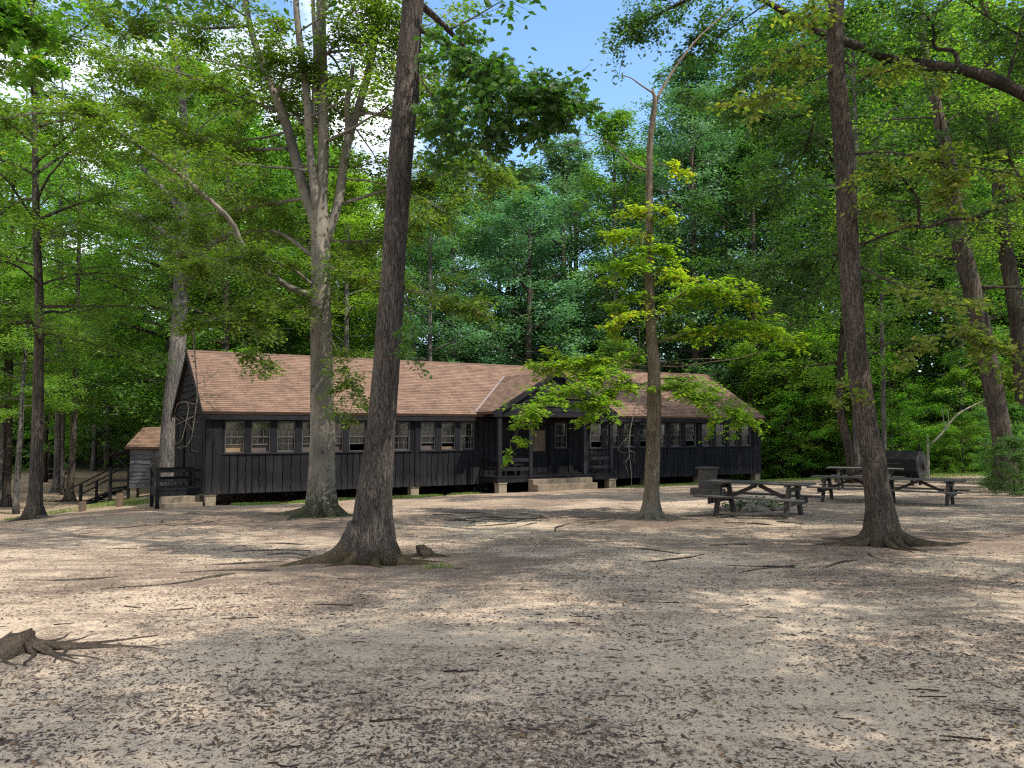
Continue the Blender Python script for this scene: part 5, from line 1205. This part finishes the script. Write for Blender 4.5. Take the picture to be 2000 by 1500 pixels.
# --- hickory on the right with spreading roots
g = onground(1722, 1064); d = g[1]
t, org = hero('hickory_tree', 'brown-barked trunk leaning left over the picnic tables, with spreading bare roots', g[:2])
mb = MB(); lv = Leaves(); rng = np.random.default_rng(404)
rows = [(1078, 1724, 74), (1050, 1724, 66), (1030, 1722, 60), (1001, 1720, 54), (959, 1713, 47), (900, 1704, 43), (860, 1697, 41), (700, 1675, 39), (500, 1658, 39), (300, 1649, 38), (150, 1634, 34), (0, 1634, 29), (-250, 1650, 24), (-600, 1668, 13), (-800, 1680, 4)]
pts, rad = trunk_from_px(rows, d, 0, 46); add_trunk(mb, pts, rad, 36, 12, .7, 6, .22, .03)
HS = [([(1622, 130, 0), (1560, 125, -.4), (1500, 118, -.8)], .016, 10, .36), ([(1625, 140, 0), (1560, 170, -.6), (1490, 190, -1), (1430, 210, -1.3)], .018, 12, .34), ([(1648, 120, 0), (1700, 145, -.4), (1780, 130, -.8), (1850, 140, -1)], .02, 9, .3),
      ([(1664, 302, 0), (1730, 296, -.3), (1790, 308, -.6), (1860, 322, -.9), (1930, 330, -1.2), (2020, 350, -1.4)], .022, 24, .42), ([(1740, 298, -.3), (1700, 330, -.6), (1690, 370, -.7)], .01, 8, .22), ([(1830, 316, -.8), (1860, 370, -1), (1880, 420, -1.1)], .01, 11, .26),
      ([(1676, 520, 0), (1740, 550, -.4), (1800, 570, -.8), (1850, 592, -1.1), (1905, 600, -1.3)], .02, 8, .3), ([(1680, 550, 0), (1750, 545, -.3), (1810, 575, -.5), (1870, 590, -.6)], .014, 5, .25), ([(1690, 650, 0), (1760, 690, -.8), (1840, 650, -1.2), (1930, 680, -1.5), (2010, 720, -1.7)], .012, 16, .3), ([(1815, 605, -.8), (1880, 640, -1), (1960, 690, -1.3), (2020, 700, -1.4)], .012, 8, .3),
      ([(1670, 410, 0), (1720, 420, -.3), (1760, 430, -.5)], .01, 6, .22), ([(1634, 10, 0), (1600, 20, -.4), (1570, 35, -.6)], .012, 8, .25), ([(1690, 745, 0), (1670, 750, -.3), (1640, 760, -.5)], .008, 4, .2)]
for sp, r0, n2, l2 in HS:
    Lx, rx = limb_from_px(sp, d, r0, r0 * .25, 14); mb.tube(Lx, rx, 7)
    add_sprays(rng, mb, lv, Lx, int(n2 * 1.3), l2, 5, .22, 6, .10, 'oval', (.25, 1), .55, -.08, .005, (.5, .2), .05, .15)
random_limbs(rng, mb, lv, pts, rad, 9.8, 15, 7, 3.0, 8, 1.5, 6, .7, 10, .16, 'quad', (.3, .9), r=.06, spread=.22)
finish_tree(t, org, mb, 'oak_bark_brown', lv, 'hickory_leaf')
add_roots(t, org, 'oak_bark_brown', org, ((3.25, 1.0, .13, .36), (3.95, 1.15, .085, .3), (4.55, .95, .08, .3), (5.35, .9, .10, .34), (-.12, 1.5, .13, .36), (.6, 1.0, .11, .3), (2.2, 1.0, .12, .3), (1.4, .9, .1, .3)), 4)
surface_roots(t, org, 'forest_bark', org, 7, 1.2, 3.8, 47, 2.6, 4.4, .5, 1.5, .02)

# --- big spreading oak whose trunk stands just out of view on the right
d = 21.0; g = (at(2260, 900, d)[0], d)
t, org = hero('oak_tree', 'big dark-limbed oak reaching in from the right edge, its boughs spread over the picnic tables', g)
mb = MB(); lv = Leaves(); rng = np.random.default_rng(505)
rows = [(1000, 2260, 95), (900, 2260, 80), (600, 2255, 72), (300, 2230, 66), (100, 2200, 56), (-200, 2170, 46), (-700, 2130, 24), (-1000, 2120, 8)]
pts, rad = trunk_from_px(rows, d, 0, 30); add_trunk(mb, pts, rad, 24, 15, .4, 5, .5)
OA = [([(2225, 270, 0), (2100, 240, 0), (2010, 190, 0), (1960, 165, 0), (1920, 148, 0), (1880, 136, 0), (1800, 126, .3), (1730, 115, .4), (1690, 95, .5), (1640, 78, .5), (1570, 48, .8), (1490, 0, 1), (1400, -20, 1.2), (1300, 20, 1.4), (1225, 60, 1.5)], .21, 50, (.3, 1), 1.2),
      ([(2245, 450, 0), (2120, 370, 0), (2010, 380, 0), (1950, 402, 0), (1900, 428, .1), (1860, 426, .2), (1805, 445, .3), (1760, 430, .4), (1725, 410, .5)], .15, 18, (.2, 1), .9), ([(1785, 438, .3), (1700, 470, .8), (1620, 500, 1.4), (1520, 520, 2), (1440, 540, 2.6)], .04, 30, (.15, 1), 1.0),
      ([(1795, 440, .3), (1792, 390, 0), (1765, 350, -.2), (1745, 330, -.3), (1715, 300, -.3)], .05, 18, (.3, 1), .7), ([(1874, 134, 0), (1862, 100, 0), (1826, 92, 0), (1822, 50, -.2), (1790, 5, -.3)], .07, 18, (.3, 1), .9), ([(1965, 168, 0), (1985, 90, .2), (2005, 0, .3)], .05, 16, (.2, 1), .9),
      ([(1740, 118, .4), (1640, 185, 1), (1560, 228, 1.4), (1440, 230, 1.8), (1380, 210, 2)], .045, 34, (.15, 1), 1.0), ([(1500, 5, 1), (1420, 60, 1.2), (1360, 100, 1.4), (1310, 130, 1.4)], .025, 22, (.2, 1), .8), ([(1620, 70, .5), (1500, 120, 0), (1440, 180, -.3)], .03, 20, (.2, 1), .8), ([(1300, 20, 1.4), (1250, 60, 1.2), (1215, 55, 1.1)], .014, 12, (.1, 1), .6),
      ([(1590, 240, 1.4), (1560, 320, 2), (1500, 380, 2.4), (1420, 400, 3)], .03, 26, (.1, 1), 1.0), ([(1650, 480, 1.2), (1600, 560, 1.8), (1530, 600, 2.2)], .03, 22, (.1, 1), 1.0), ([(2010, 380, 0), (1960, 300, .5), (1880, 250, 1)], .05, 22, (.2, 1), 1.0), ([(2100, 240, 0), (2030, 100, 1), (1940, 40, 1.5), (1850, -20, 2)], .07, 26, (.3, 1), 1.1)]
for sp, r0, n2, tr, l2 in OA:
    Lx, rx = limb_from_px(sp, d, r0, max(.012, r0 * .14), 30); mb.tube(Lx, rx * (1 + .1 * np.sin(np.arange(30) * 1.7)), 9)
    add_sprays(rng, mb, lv, Lx, n2, l2, 8, .45, 11, .12, 'oak' if sp[-1][0] < 1330 else 'oval', tr, .6, -.01, .012, None, .1, .15)
random_limbs(rng, mb, lv, pts, rad, 9.5, 17, 11, 5.0, 9, 2.0, 7, 1.0, 10, .18, 'quad', (.1, .9), lambda a: math.cos(a) > -.25, r=.11, spread=.28)
finish_tree(t, org, mb, 'dark_bark', lv, 'oak_leaf')

# --- leaning forest trunks at the right and the wavy little one
def plain_tree(name, label, rows, d, dd, bark, leaf, seed, k, h0, h1, n, length, n2=7, l2=1.4, n3=6, l3=.7, kk=9, size=.14, el=(.05, .8), forks=(), roots=None, flat=.65, az_ok=None, r=.05, tint=None, spread=.2, shape='quad', px_base=None):
    b = at(rows[0][1], rows[0][0], d); mb = MB(); lv = Leaves(); rng = np.random.default_rng(seed)
    t, org = hero(name, label, (b[0], b[1]))
    pts, rad = trunk_from_px(rows, d, dd, 34)
    if pts[0, 2] > org[2] - .05: pts = np.vstack([[pts[0, 0], pts[0, 1], org[2] - .15], pts]); rad = np.concatenate([[rad[0] * 1.05], rad])
    add_trunk(mb, pts, rad, k, seed, .35, 5, .35)
    for sp, r0 in forks:
        Lx, rx = limb_from_px(sp, d, r0, r0 * .4, 14); mb.tube(Lx, rx, 10); add_sprays(rng, mb, lv, Lx, 12, 1.1, n3, l3, kk, size, shape, (.3, 1), flat, .05, .012, tint, spread)
    if n: random_limbs(rng, mb, lv, pts, rad, h0, h1, n, length, n2, l2, n3, l3, kk, size, shape, el, az_ok, flat, r, tint, spread)
    finish_tree(t, org, mb, bark, lv, leaf)
    if roots: add_roots(t, org, bark, org, roots, seed)
    return t
plain_tree('forest_tree', 'tall dark trunk leaning left at the edge of the wood, far right behind the smoker', [(955, 1966, 50), (930, 1965, 42), (900, 1963, 38), (850, 1956, 35), (700, 1929, 35), (560, 1897, 34), (450, 1871, 31), (300, 1850, 24), (200, 1826, 20), (100, 1806, 17), (0, 1795, 15), (-300, 1770, 10), (-500, 1760, 3)], 27, 0, 'forest_bark', 'bright_leaf', 606, 22, 6.5, 17, 16, 4.2)
plain_tree('forest_tree', 'dark upright trunk at the right edge, beyond the tall leaning one', [(945, 2016, 44), (900, 2012, 36), (690, 1993, 30), (600, 1984, 29), (450, 1958, 26), (300, 1945, 22), (100, 1930, 18), (-200, 1915, 10), (-400, 1910, 3)], 31, 0, 'forest_bark', 'bright_leaf', 607, 18, 6, 18, 16, 4.2)
plain_tree('forest_tree', 'dark wavy trunk standing behind the picnic tables, left of the leaning hickory', [(930, 1662, 20), (900, 1662, 18), (860, 1654, 17), (820, 1644, 16), (780, 1638, 15), (750, 1644, 14), (710, 1641, 13), (650, 1646, 11), (560, 1650, 9), (450, 1655, 6), (380, 1660, 2)], 33, 0, 'dark_bark', 'bright_leaf', 608, 14, 3.9, 9.8, 15, 2.6, 7, 1.0, 6, .5, 8, .15, (-.1, .6))
# --- left side
plain_tree('forest_tree', 'slender tree with layered bright foliage on the bank near the left edge', [(1022, 66, 44), (1005, 67, 34), (985, 68, 27), (950, 70, 24), (900, 71, 22), (800, 74, 20), (700, 75, 18), (620, 78, 17), (500, 73, 15), (400, 70, 13), (250, 68, 10), (100, 64, 8), (-150, 60, 3)], 23, 0, 'forest_bark', 'beech_leaf', 611, 18, 4.0, 15.5, 34, 3.8, 11, 1.3, 8, .6, 14, .115, (.08, .95),
           roots=((3.3, 1.4, .12, .25), (5.6, 1.1, .1, .25), (0, .8, .1, .25)), flat=.78, spread=.11, shape='oval')
plain_tree('forest_tree', 'massive grey trunk rising behind the left end of the hall, forked high up', [(965, 322, 42), (940, 325, 36), (850, 331, 33), (750, 341, 32), (700, 345, 31), (600, 352, 29), (500, 356, 26), (420, 358, 22), (300, 360, 17), (200, 357, 14), (120, 345, 11), (40, 330, 8), (-150, 310, 3)], 36, 0, 'grey_bark', 'green_leaf', 612, 26, 9.5, 19, 15, 4.6, 9, 1.4, 7, .7, 12, .145, (.1, .9),
           forks=(([(357, 560, 0), (380, 520, -.3), (400, 490, -.5), (430, 468, -.8), (460, 450, -1)], .26), ([(400, 490, -.5), (420, 470, 0), (440, 440, .3), (470, 400, .5)], .14), ([(358, 420, 0), (330, 380, .3), (290, 340, .5), (255, 300, .8)], .16), ([(357, 480, 0), (300, 440, .5), (260, 420, 1), (220, 400, 1.5), (165, 345, 2)], .16)), roots=((3.4, 1.2, .2, .4), (5.0, 1.0, .16, .3)))
plain_tree('forest_tree', 'straight grey trunk beyond the bank, left of the cabin stairs', [(968, 111, 26), (940, 113, 18), (900, 114, 16), (850, 115, 15), (700, 116, 13), (500, 118, 10), (300, 120, 7), (150, 122, 3)], 47, 0, 'grey_bark', 'green_leaf', 613, 14, 4, 19, 16, 5, 7, 1.6, 6, .8, 9, .17, (.0, .8))
plain_tree('forest_tree', 'leaning brown trunk with flared foot, just left of the cabin stairs', [(982, 136, 24), (965, 136, 16), (930, 139, 13), (880, 142, 12), (800, 146, 11), (650, 150, 9), (450, 155, 6), (300, 158, 2)], 41, 0, 'forest_bark', 'bright_leaf', 614, 14, 6.5, 15, 14, 3.6, 7, 1.4, 6, .7, 9, .15, (-.05, .8), roots=((3.5, 1.2, .12, .2), (5.6, .8, .1, .2)))
plain_tree('forest_tree', 'thin dark trunk at the far left edge behind the bank', [(985, 14, 16), (960, 15, 12), (850, 18, 11), (600, 22, 9), (400, 25, 6), (250, 28, 2)], 38, 0, 'dark_bark', 'green_leaf', 615, 12, 3.5, 16, 16, 4.2, 7, 1.5, 6, .75, 9, .15, (.0, .8))

# --- maple just outside the left edge, one low bough hanging into view
d = 9.0; g = (at(-330, 900, d)[0], d)
t, org = hero('maple_tree', 'broad-leaved maple at the upper left corner, one close bough of large leaves showing', g)
mb = MB(); lv = Leaves(); rng = np.random.default_rng(909)
pts, rad = trunk_from_px([(1100, -330, 60), (800, -330, 48), (300, -340, 42), (-200, -350, 34), (-700, -360, 18)], d, 0, 24); add_trunk(mb, pts, rad, 18, 33, .4, 5, .4)
for sp, r0 in (([(-335, 300, 0), (-200, 180, .2), (-80, 120, .3), (10, 120, .3), (70, 135, .3)], .045), ([(-80, 120, .3), (-20, 60, .4), (40, 20, .5)], .02)):
    Lx, rx = limb_from_px(sp, d, r0, r0 * .2, 16); mb.tube(Lx, rx, 7); add_sprays(rng, mb, lv, Lx, 22, .4, 6, .2, 6, .12, 'maple', (.35, 1), .6, -.06, .006, None, .05)
random_limbs(rng, mb, lv, pts, rad, 7.0, 11.5, 9, 3.4, 8, 1.3, 6, .6, 9, .15, 'maple', (.1, .9), r=.05, spread=.18)
finish_tree(t, org, mb, 'grey_bark', lv, 'beech_leaf')

# ------------------------------------------------------------------ the wood: trees sharing a few meshes
FM = {
 'a': forest_meshes('tulip', 1, 20, .24, .16, 4.6, 28, 8, 6, 19, .19, 'forest_bark', 'teal_leaf'),
 'b': forest_meshes('oakish', 2, 20, .27, .2, 5.2, 25, 9, 6, 19, .20, 'forest_bark', 'green_leaf', .05, 1.0),
 'c': forest_meshes('gum', 3, 20, .2, .12, 3.8, 32, 7, 6, 19, .18, 'grey_bark', 'teal_leaf', -.05, 1.2, .75),
 'd': forest_meshes('thin', 4, 20, .2, .42, 4.4, 20, 8, 6, 21, .18, 'grey_bark', 'green_leaf', .2, 1.0),
 'e': forest_meshes('airy', 6, 20, .25, .45, 5.0, 26, 8, 6, 24, .17, 'grey_bark', 'green_leaf', .1, 1.0)}
UM = {'s': forest_meshes('sapling', 7, 5, .05, .12, 1.8, 20, 6, 5, 16, .12, 'forest_bark', 'bright_leaf', -.1, .9, .8, spr=.13, tw=(.35, .6)),
      'w': forest_meshes('shrub', 8, 3, .04, .05, 1.7, 22, 6, 5, 14, .11, 'forest_bark', 'bright_leaf', .1, 1.2, .6, spr=.12, tw=(.35, .6))}
def pxy(x, y, z=0):
    fw = y * CP + (z - EYE) * SP; return 1000 + F * x / fw, 750 - F * (-y * SP + (z - EYE) * CP) / fw
rw = random.Random(77)
def top_target(px):
    """picture height the tree tops reach, by direction"""
    return np.interp(px, [-600, 0, 250, 450, 700, 800, 860, 950, 1100, 1200, 1300, 1420, 1550, 1700, 2600], [20, 30, 60, 230, 340, 400, 400, 330, 270, 235, 190, 130, 20, -80, -150])
LAND = [(-900, 60, 'far left beyond the bank'), (60, 230, 'left of the small cabin'), (230, 420, 'behind the small cabin'), (420, 620, 'behind the left part of the hall roof'), (620, 800, 'behind the hall between beech and leaning oak'), (800, 960, 'behind the hall just right of the leaning oak'),
        (960, 1120, 'behind the porch gable'), (1120, 1280, 'behind the hall left of the slim maple'), (1280, 1420, 'behind the right part of the hall roof'), (1420, 1560, 'past the right end of the hall'), (1560, 1700, 'behind the picnic tables'), (1700, 1850, 'behind the black smoker'), (1850, 3000, 'at the far right of the wood')]
def land(px):
    for a, b, s in LAND:
        if a <= px < b: return s
def rowword(y): return 'front-row' if y < 52 else 'middle-row' if y < 64 else 'back-row' 
ADJ = {'teal_leaf': 'blue-green', 'green_leaf': 'mid-green', 'bright_leaf': 'bright green', 'oak_leaf': 'dark green', 'beech_leaf': 'fresh green'}
placed = []; used_labels = {}
def ok(x, y, r):
    return all((x - a) ** 2 + (y - b) ** 2 > (min(r, q)) ** 2 for a, b, q in placed)
def in_hall(x, y, m):
    a = (x - HX) * UX + (y - HY) * UY; b = (x - HX) * UY - (y - HY) * UX
    return -m < a < LEN + m and -DEP - m < b < 3 + m
def uniq(lb, grp):
    used_labels[lb] = used_labels.get(lb, 0) + 1; return lb
def put(kind, x, y, H, leaf, tall=True, size=None):
    px, _ = pxy(x, y); me = (FM if tall else UM)[kind]; base = {True: 20.0, False: 5.0 if kind == 's' else 3.0}[tall]
    s = H / base
    hw = 'tall' if H > 18 else 'middling' if H > 11 else 'low'
    nm = 'forest_tree' if tall else ('sapling_tree' if kind == 's' else 'woodland_shrub')
    if tall: lb = f'{hw} {ADJ[leaf]} {rowword(y)} tree {land(px)}'; gp = 'trees of the wood'
    elif kind == 's': lb = f'{ADJ[leaf]} sapling in {rowword(y)} undergrowth {land(px)}'; gp = 'saplings in the undergrowth'
    else: lb = f'{ADJ[leaf]} leafy shrub in {rowword(y)} undergrowth {land(px)}'; gp = 'shrubs in the undergrowth'
    w = s * (rw.uniform(.95, 1.25) if tall else rw.uniform(.9, 1.2))
    return forest_tree(nm, me, x, y, w, rw.uniform(0, 6.28), uniq(lb, gp), gp, s, leaf)
n_t = 0
for (y0, y1, cnt, rmin) in ((43, 51, 22, 4.4), (51, 62, 25, 4.8), (62, 80, 30, 5.5)):
    tries = 0; c = 0
    while c < cnt and tries < 3000:
        tries += 1; y = rw.uniform(y0, y1); x = rw.uniform(-.70 * y - 4, .70 * y + 6)
        if in_hall(x, y, 3.2) or not ok(x, y, rmin): continue
        px, _ = pxy(x, y)
        if px < 330 and y < 74: continue      # the open glade at the left
        if px > 1400 and (y < 52 or y < 58 and rw.random() < .6): continue
        if px < 800: tt = top_target(px)
        tt = top_target(px) + rw.gauss(0, 45) + (40 if y > 60 else 0)
        H = at(px, tt, y)[2] - gz(x, y); H = max(9, min(H, 31))
        leaf = 'teal_leaf' if 780 < px < 1420 and rw.random() < .93 else ('oak_leaf' if 1380 < px < 1700 and rw.random() < .5 else rw.choice(['green_leaf', 'green_leaf', 'bright_leaf']))
        k = rw.choice('abc') if px < 1420 else rw.choice('abcd')
        put(k, x, y, H, leaf); placed.append((x, y, rmin)); c += 1
# mid-distance trees filling the left, where crowns rise past the top of the picture
for x, y, H, k, lf in ((-21.5, 34.5, 10.5, 'd', 'bright_leaf'), (-24.5, 38, 11, 'e', 'beech_leaf'), (-25.5, 45, 11, 'd', 'bright_leaf'), (-33, 56, 15, 'a', 'bright_leaf'), (-22, 66, 16, 'a', 'bright_leaf'), (-15.2, 50, 13, 'e', 'bright_leaf'), (-13.4, 47, 11, 'c', 'green_leaf'), (-20, 27.5, 8, 'd', 'beech_leaf'), (-25, 33.5, 17, 'e', 'green_leaf'), (-27, 36, 19, 'a', 'green_leaf'), (-31, 47, 22, 'b', 'bright_leaf'), (-35, 60, 24, 'b', 'green_leaf'), (-28, 66, 18, 'a', 'bright_leaf'), (-38, 72, 20, 'c', 'green_leaf'), (-22, 72, 18, 'b', 'green_leaf')):
    put(k, x, y, H, lf); placed.append((x, y, 4))
# right side: nearer trees in front of the wood
for x, y, H, k, lf in ((14.4, 33, 20, 'd', 'oak_leaf'), (23.5, 32, 22, 'e', 'bright_leaf'), (15.2, 49, 20, 'b', 'oak_leaf')):
    put(k, x, y, H, lf); placed.append((x, y, 4))
# slender trunks at the edge of the wood on the right
for x, y, H, k, lf in ((18.9, 40.2, 15, 'd', 'green_leaf'), (24.6, 41.0, 15, 'd', 'green_leaf'), (26.2, 39.4, 14, 'd', 'bright_leaf')):
    t = put(k, x, y, H, lf); t.scale.x *= .75; t.scale.y *= .75; placed.append((x, y, 1.2))
# undergrowth
for i in range(420):
    y = rw.uniform(38, 60); x = rw.uniform(-.66 * y, .69 * y + 1)
    if i > 180: y = rw.uniform(41.5, 54); x = rw.uniform(.3 * y, .7 * y)
    px, _ = pxy(x, y)
    if in_hall(x, y, 1.2) or (px < 330 and (y < 52 or rw.random() < .8)) or (px > 1490 and y < 41.5 + rw.uniform(0, 3)) or not ok(x, y, 1.3): continue
    placed.append((x, y, 1.3))
    k = rw.choice('ssw'); put(k, x, y, rw.uniform(2.8, 6.5) if k == 's' else rw.uniform(1.4, 3), rw.choice(['bright_leaf', 'bright_leaf', 'green_leaf']) if px > 1400 else rw.choice(['green_leaf', 'teal_leaf', 'bright_leaf']), False)
for x, y, H, k, lf in ((-19.2, 24.5, 3.0, 's', 'beech_leaf'), (-27, 40, 5, 's', 'green_leaf'), (14.6, 42.6, 4.5, 's', 'bright_leaf'), (16.4, 43.4, 6.0, 's', 'bright_leaf'), (18.4, 43.6, 4.2, 's', 'bright_leaf'), (15.4, 44.6, 7.5, 's', 'bright_leaf'), (20.6, 43.0, 6.2, 's', 'bright_leaf'), (13.6, 45.2, 7.0, 's', 'bright_leaf'), (17.6, 45.4, 8.0, 's', 'bright_leaf'), (-21.8, 54, 6, 's', 'bright_leaf'), (16.2, 25.6, 1.5, 'w', 'oak_leaf'), (17.6, 28, 1.9, 'w', 'green_leaf'), (15.4, 24.0, 1.1, 'w', 'oak_leaf'), (19.6, 31, 2.6, 'w', 'green_leaf'), (21.5, 34, 3.5, 's', 'bright_leaf'), (-15.2, 53, 5, 's', 'green_leaf')):
    put(k, x, y, H, lf, False)
# two pale dead saplings among the undergrowth on the right
def snag(label, sp, d, r, tw=()):
    b = at(*sp[0], d); mb = MB(); o_ = (b[0], b[1], gz(b[0], b[1]))
    Lx, rx = limb_from_px([(x, y, 0) for x, y in sp], d, r, r * .5, 12); mb.tube(Lx, rx, 7)
    for s2 in tw: Lx, rx = limb_from_px([(x, y, 0) for x, y in s2], d, r * .5, r * .2, 8); mb.tube(Lx, rx, 5)
    tag(mb.build('dead_sapling', M['snag_wood'], None, o_, smooth=True), label, 'dead tree', 'pale dead saplings')
snag('pale dead sapling leaning right above the black smoker', [(1818, 868), (1840, 846), (1872, 808), (1930, 778)], 37, .05, ([(1846, 840), (1843, 820), (1840, 798)], [(1850, 836), (1853, 815), (1850, 800)]))
snag('pale broken upright dead sapling just right of the black smoker', [(1813, 942), (1813, 900), (1812, 852)], 36, .075)
# off to the right and behind: the trees whose shade falls on the clearing
for x, y, H, k in SHADE:
    t = forest_tree('forest_tree', FM[k], x, y, H / 20 * 1.1, rw.uniform(0, 6.28), 'tree standing outside the picture that shades the clearing', 'trees around the clearing', H / 20, 'green_leaf')
# the far wood closing the view
def far_wood():
    rng = np.random.default_rng(71); n = 52000; lv = Leaves()
    az = rng.uniform(-.75, .75, n); r = rng.uniform(86, 112, n); x, y = r * np.sin(az), r * np.cos(az)
    z = ground(x, y) + rng.uniform(0, 1, n) ** .8 * (15 + 4 * np.sin(az * 23) + 3 * np.sin(az * 61))
    a = rng.uniform(0, 6.28, n); D_ = np.column_stack([np.cos(a), np.sin(a), np.full(n, -.1)])
    lv.add(leaf_arrays(rng, np.column_stack([x, y, z]), D_, np.full(n, 1.2), 2, .85, 'quad', .45, .5, .1))
    o = link('far_woods', lv.mesh('far_woods', M['green_leaf'])); tag(o, kind='stuff')
far_wood()

# ------------------------------------------------------------------ light
SUN_AZ = R(-30)          # in the x-y plane, from +x: the sun stands to the right and a little behind the camera
SUN_EL = R(52)
sd = Vector((math.cos(SUN_AZ) * math.cos(SUN_EL), math.sin(SUN_AZ) * math.cos(SUN_EL), math.sin(SUN_EL)))
l = bpy.data.lights.new('sun', 'SUN'); l.energy = SUN_E; l.angle = R(.53); l.color = (1, .93, .82)
so = bpy.data.objects.new('sun', l); COL.objects.link(so); so.rotation_euler = sd.to_track_quat('Z', 'Y').to_euler(); so.location = (20, -10, 30)
w = bpy.data.worlds.new('World'); SC.world = w; w.use_nodes = True
nt = w.node_tree; nt.nodes.clear()
def WN(t, **k):
    n = nt.nodes.new('ShaderNode' + t)
    for a, v in k.items(): setattr(n, a, v)
    return n
WL = lambda a, b: nt.links.new(a, b)
sky = WN('TexSky', sky_type='NISHITA'); sky.sun_disc = False; sky.sun_elevation = SUN_EL; sky.sun_rotation = math.pi / 2 - SUN_AZ
sky.air_density = 1.1; sky.dust_density = .6; sky.ozone_density = 2.5
hs = WN('HueSaturation'); hs.inputs['Saturation'].default_value = 1.1; hs.inputs['Value'].default_value = 1.35; WL(sky.outputs[0], hs.inputs['Color'])
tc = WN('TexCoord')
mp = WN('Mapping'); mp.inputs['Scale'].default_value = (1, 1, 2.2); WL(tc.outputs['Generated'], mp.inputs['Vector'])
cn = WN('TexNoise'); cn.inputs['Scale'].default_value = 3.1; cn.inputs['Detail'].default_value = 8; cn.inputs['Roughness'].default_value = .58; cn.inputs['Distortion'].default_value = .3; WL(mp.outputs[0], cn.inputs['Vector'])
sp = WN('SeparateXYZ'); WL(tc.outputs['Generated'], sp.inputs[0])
ov = WN('MapRange'); WL(sp.outputs[1], ov.inputs[0]); ov.inputs[1].default_value = .75; ov.inputs[2].default_value = .1; ov.inputs[3].default_value = 0; ov.inputs[4].default_value = .16  # extra unseen cloud overhead and behind the camera, added to lift the shade fill
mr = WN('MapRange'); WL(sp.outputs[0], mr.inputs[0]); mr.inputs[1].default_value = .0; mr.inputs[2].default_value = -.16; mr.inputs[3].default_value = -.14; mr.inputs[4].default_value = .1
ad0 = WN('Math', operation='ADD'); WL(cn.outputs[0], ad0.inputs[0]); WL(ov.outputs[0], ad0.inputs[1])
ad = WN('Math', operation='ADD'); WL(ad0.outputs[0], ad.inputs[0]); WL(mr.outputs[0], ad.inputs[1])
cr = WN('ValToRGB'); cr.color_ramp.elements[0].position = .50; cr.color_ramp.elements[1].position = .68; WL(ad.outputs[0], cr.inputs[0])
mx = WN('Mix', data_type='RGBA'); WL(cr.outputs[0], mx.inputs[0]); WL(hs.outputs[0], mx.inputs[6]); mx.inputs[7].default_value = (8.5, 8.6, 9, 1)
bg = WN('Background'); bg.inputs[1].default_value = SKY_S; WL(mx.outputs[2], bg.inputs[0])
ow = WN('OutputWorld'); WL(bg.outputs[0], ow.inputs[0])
vs = SC.view_settings; vs.view_transform = 'Standard'; vs.look = 'None'; vs.exposure = EXPO; vs.gamma = 1
cy = SC.cycles
cy.max_bounces = 9; cy.diffuse_bounces = 5; cy.glossy_bounces = 2; cy.transmission_bounces = 3; cy.transparent_max_bounces = 6
cy.caustics_reflective = False; cy.caustics_refractive = False; cy.sample_clamp_indirect = 6
cy.use_denoising = False
cy.filter_width = 1.2
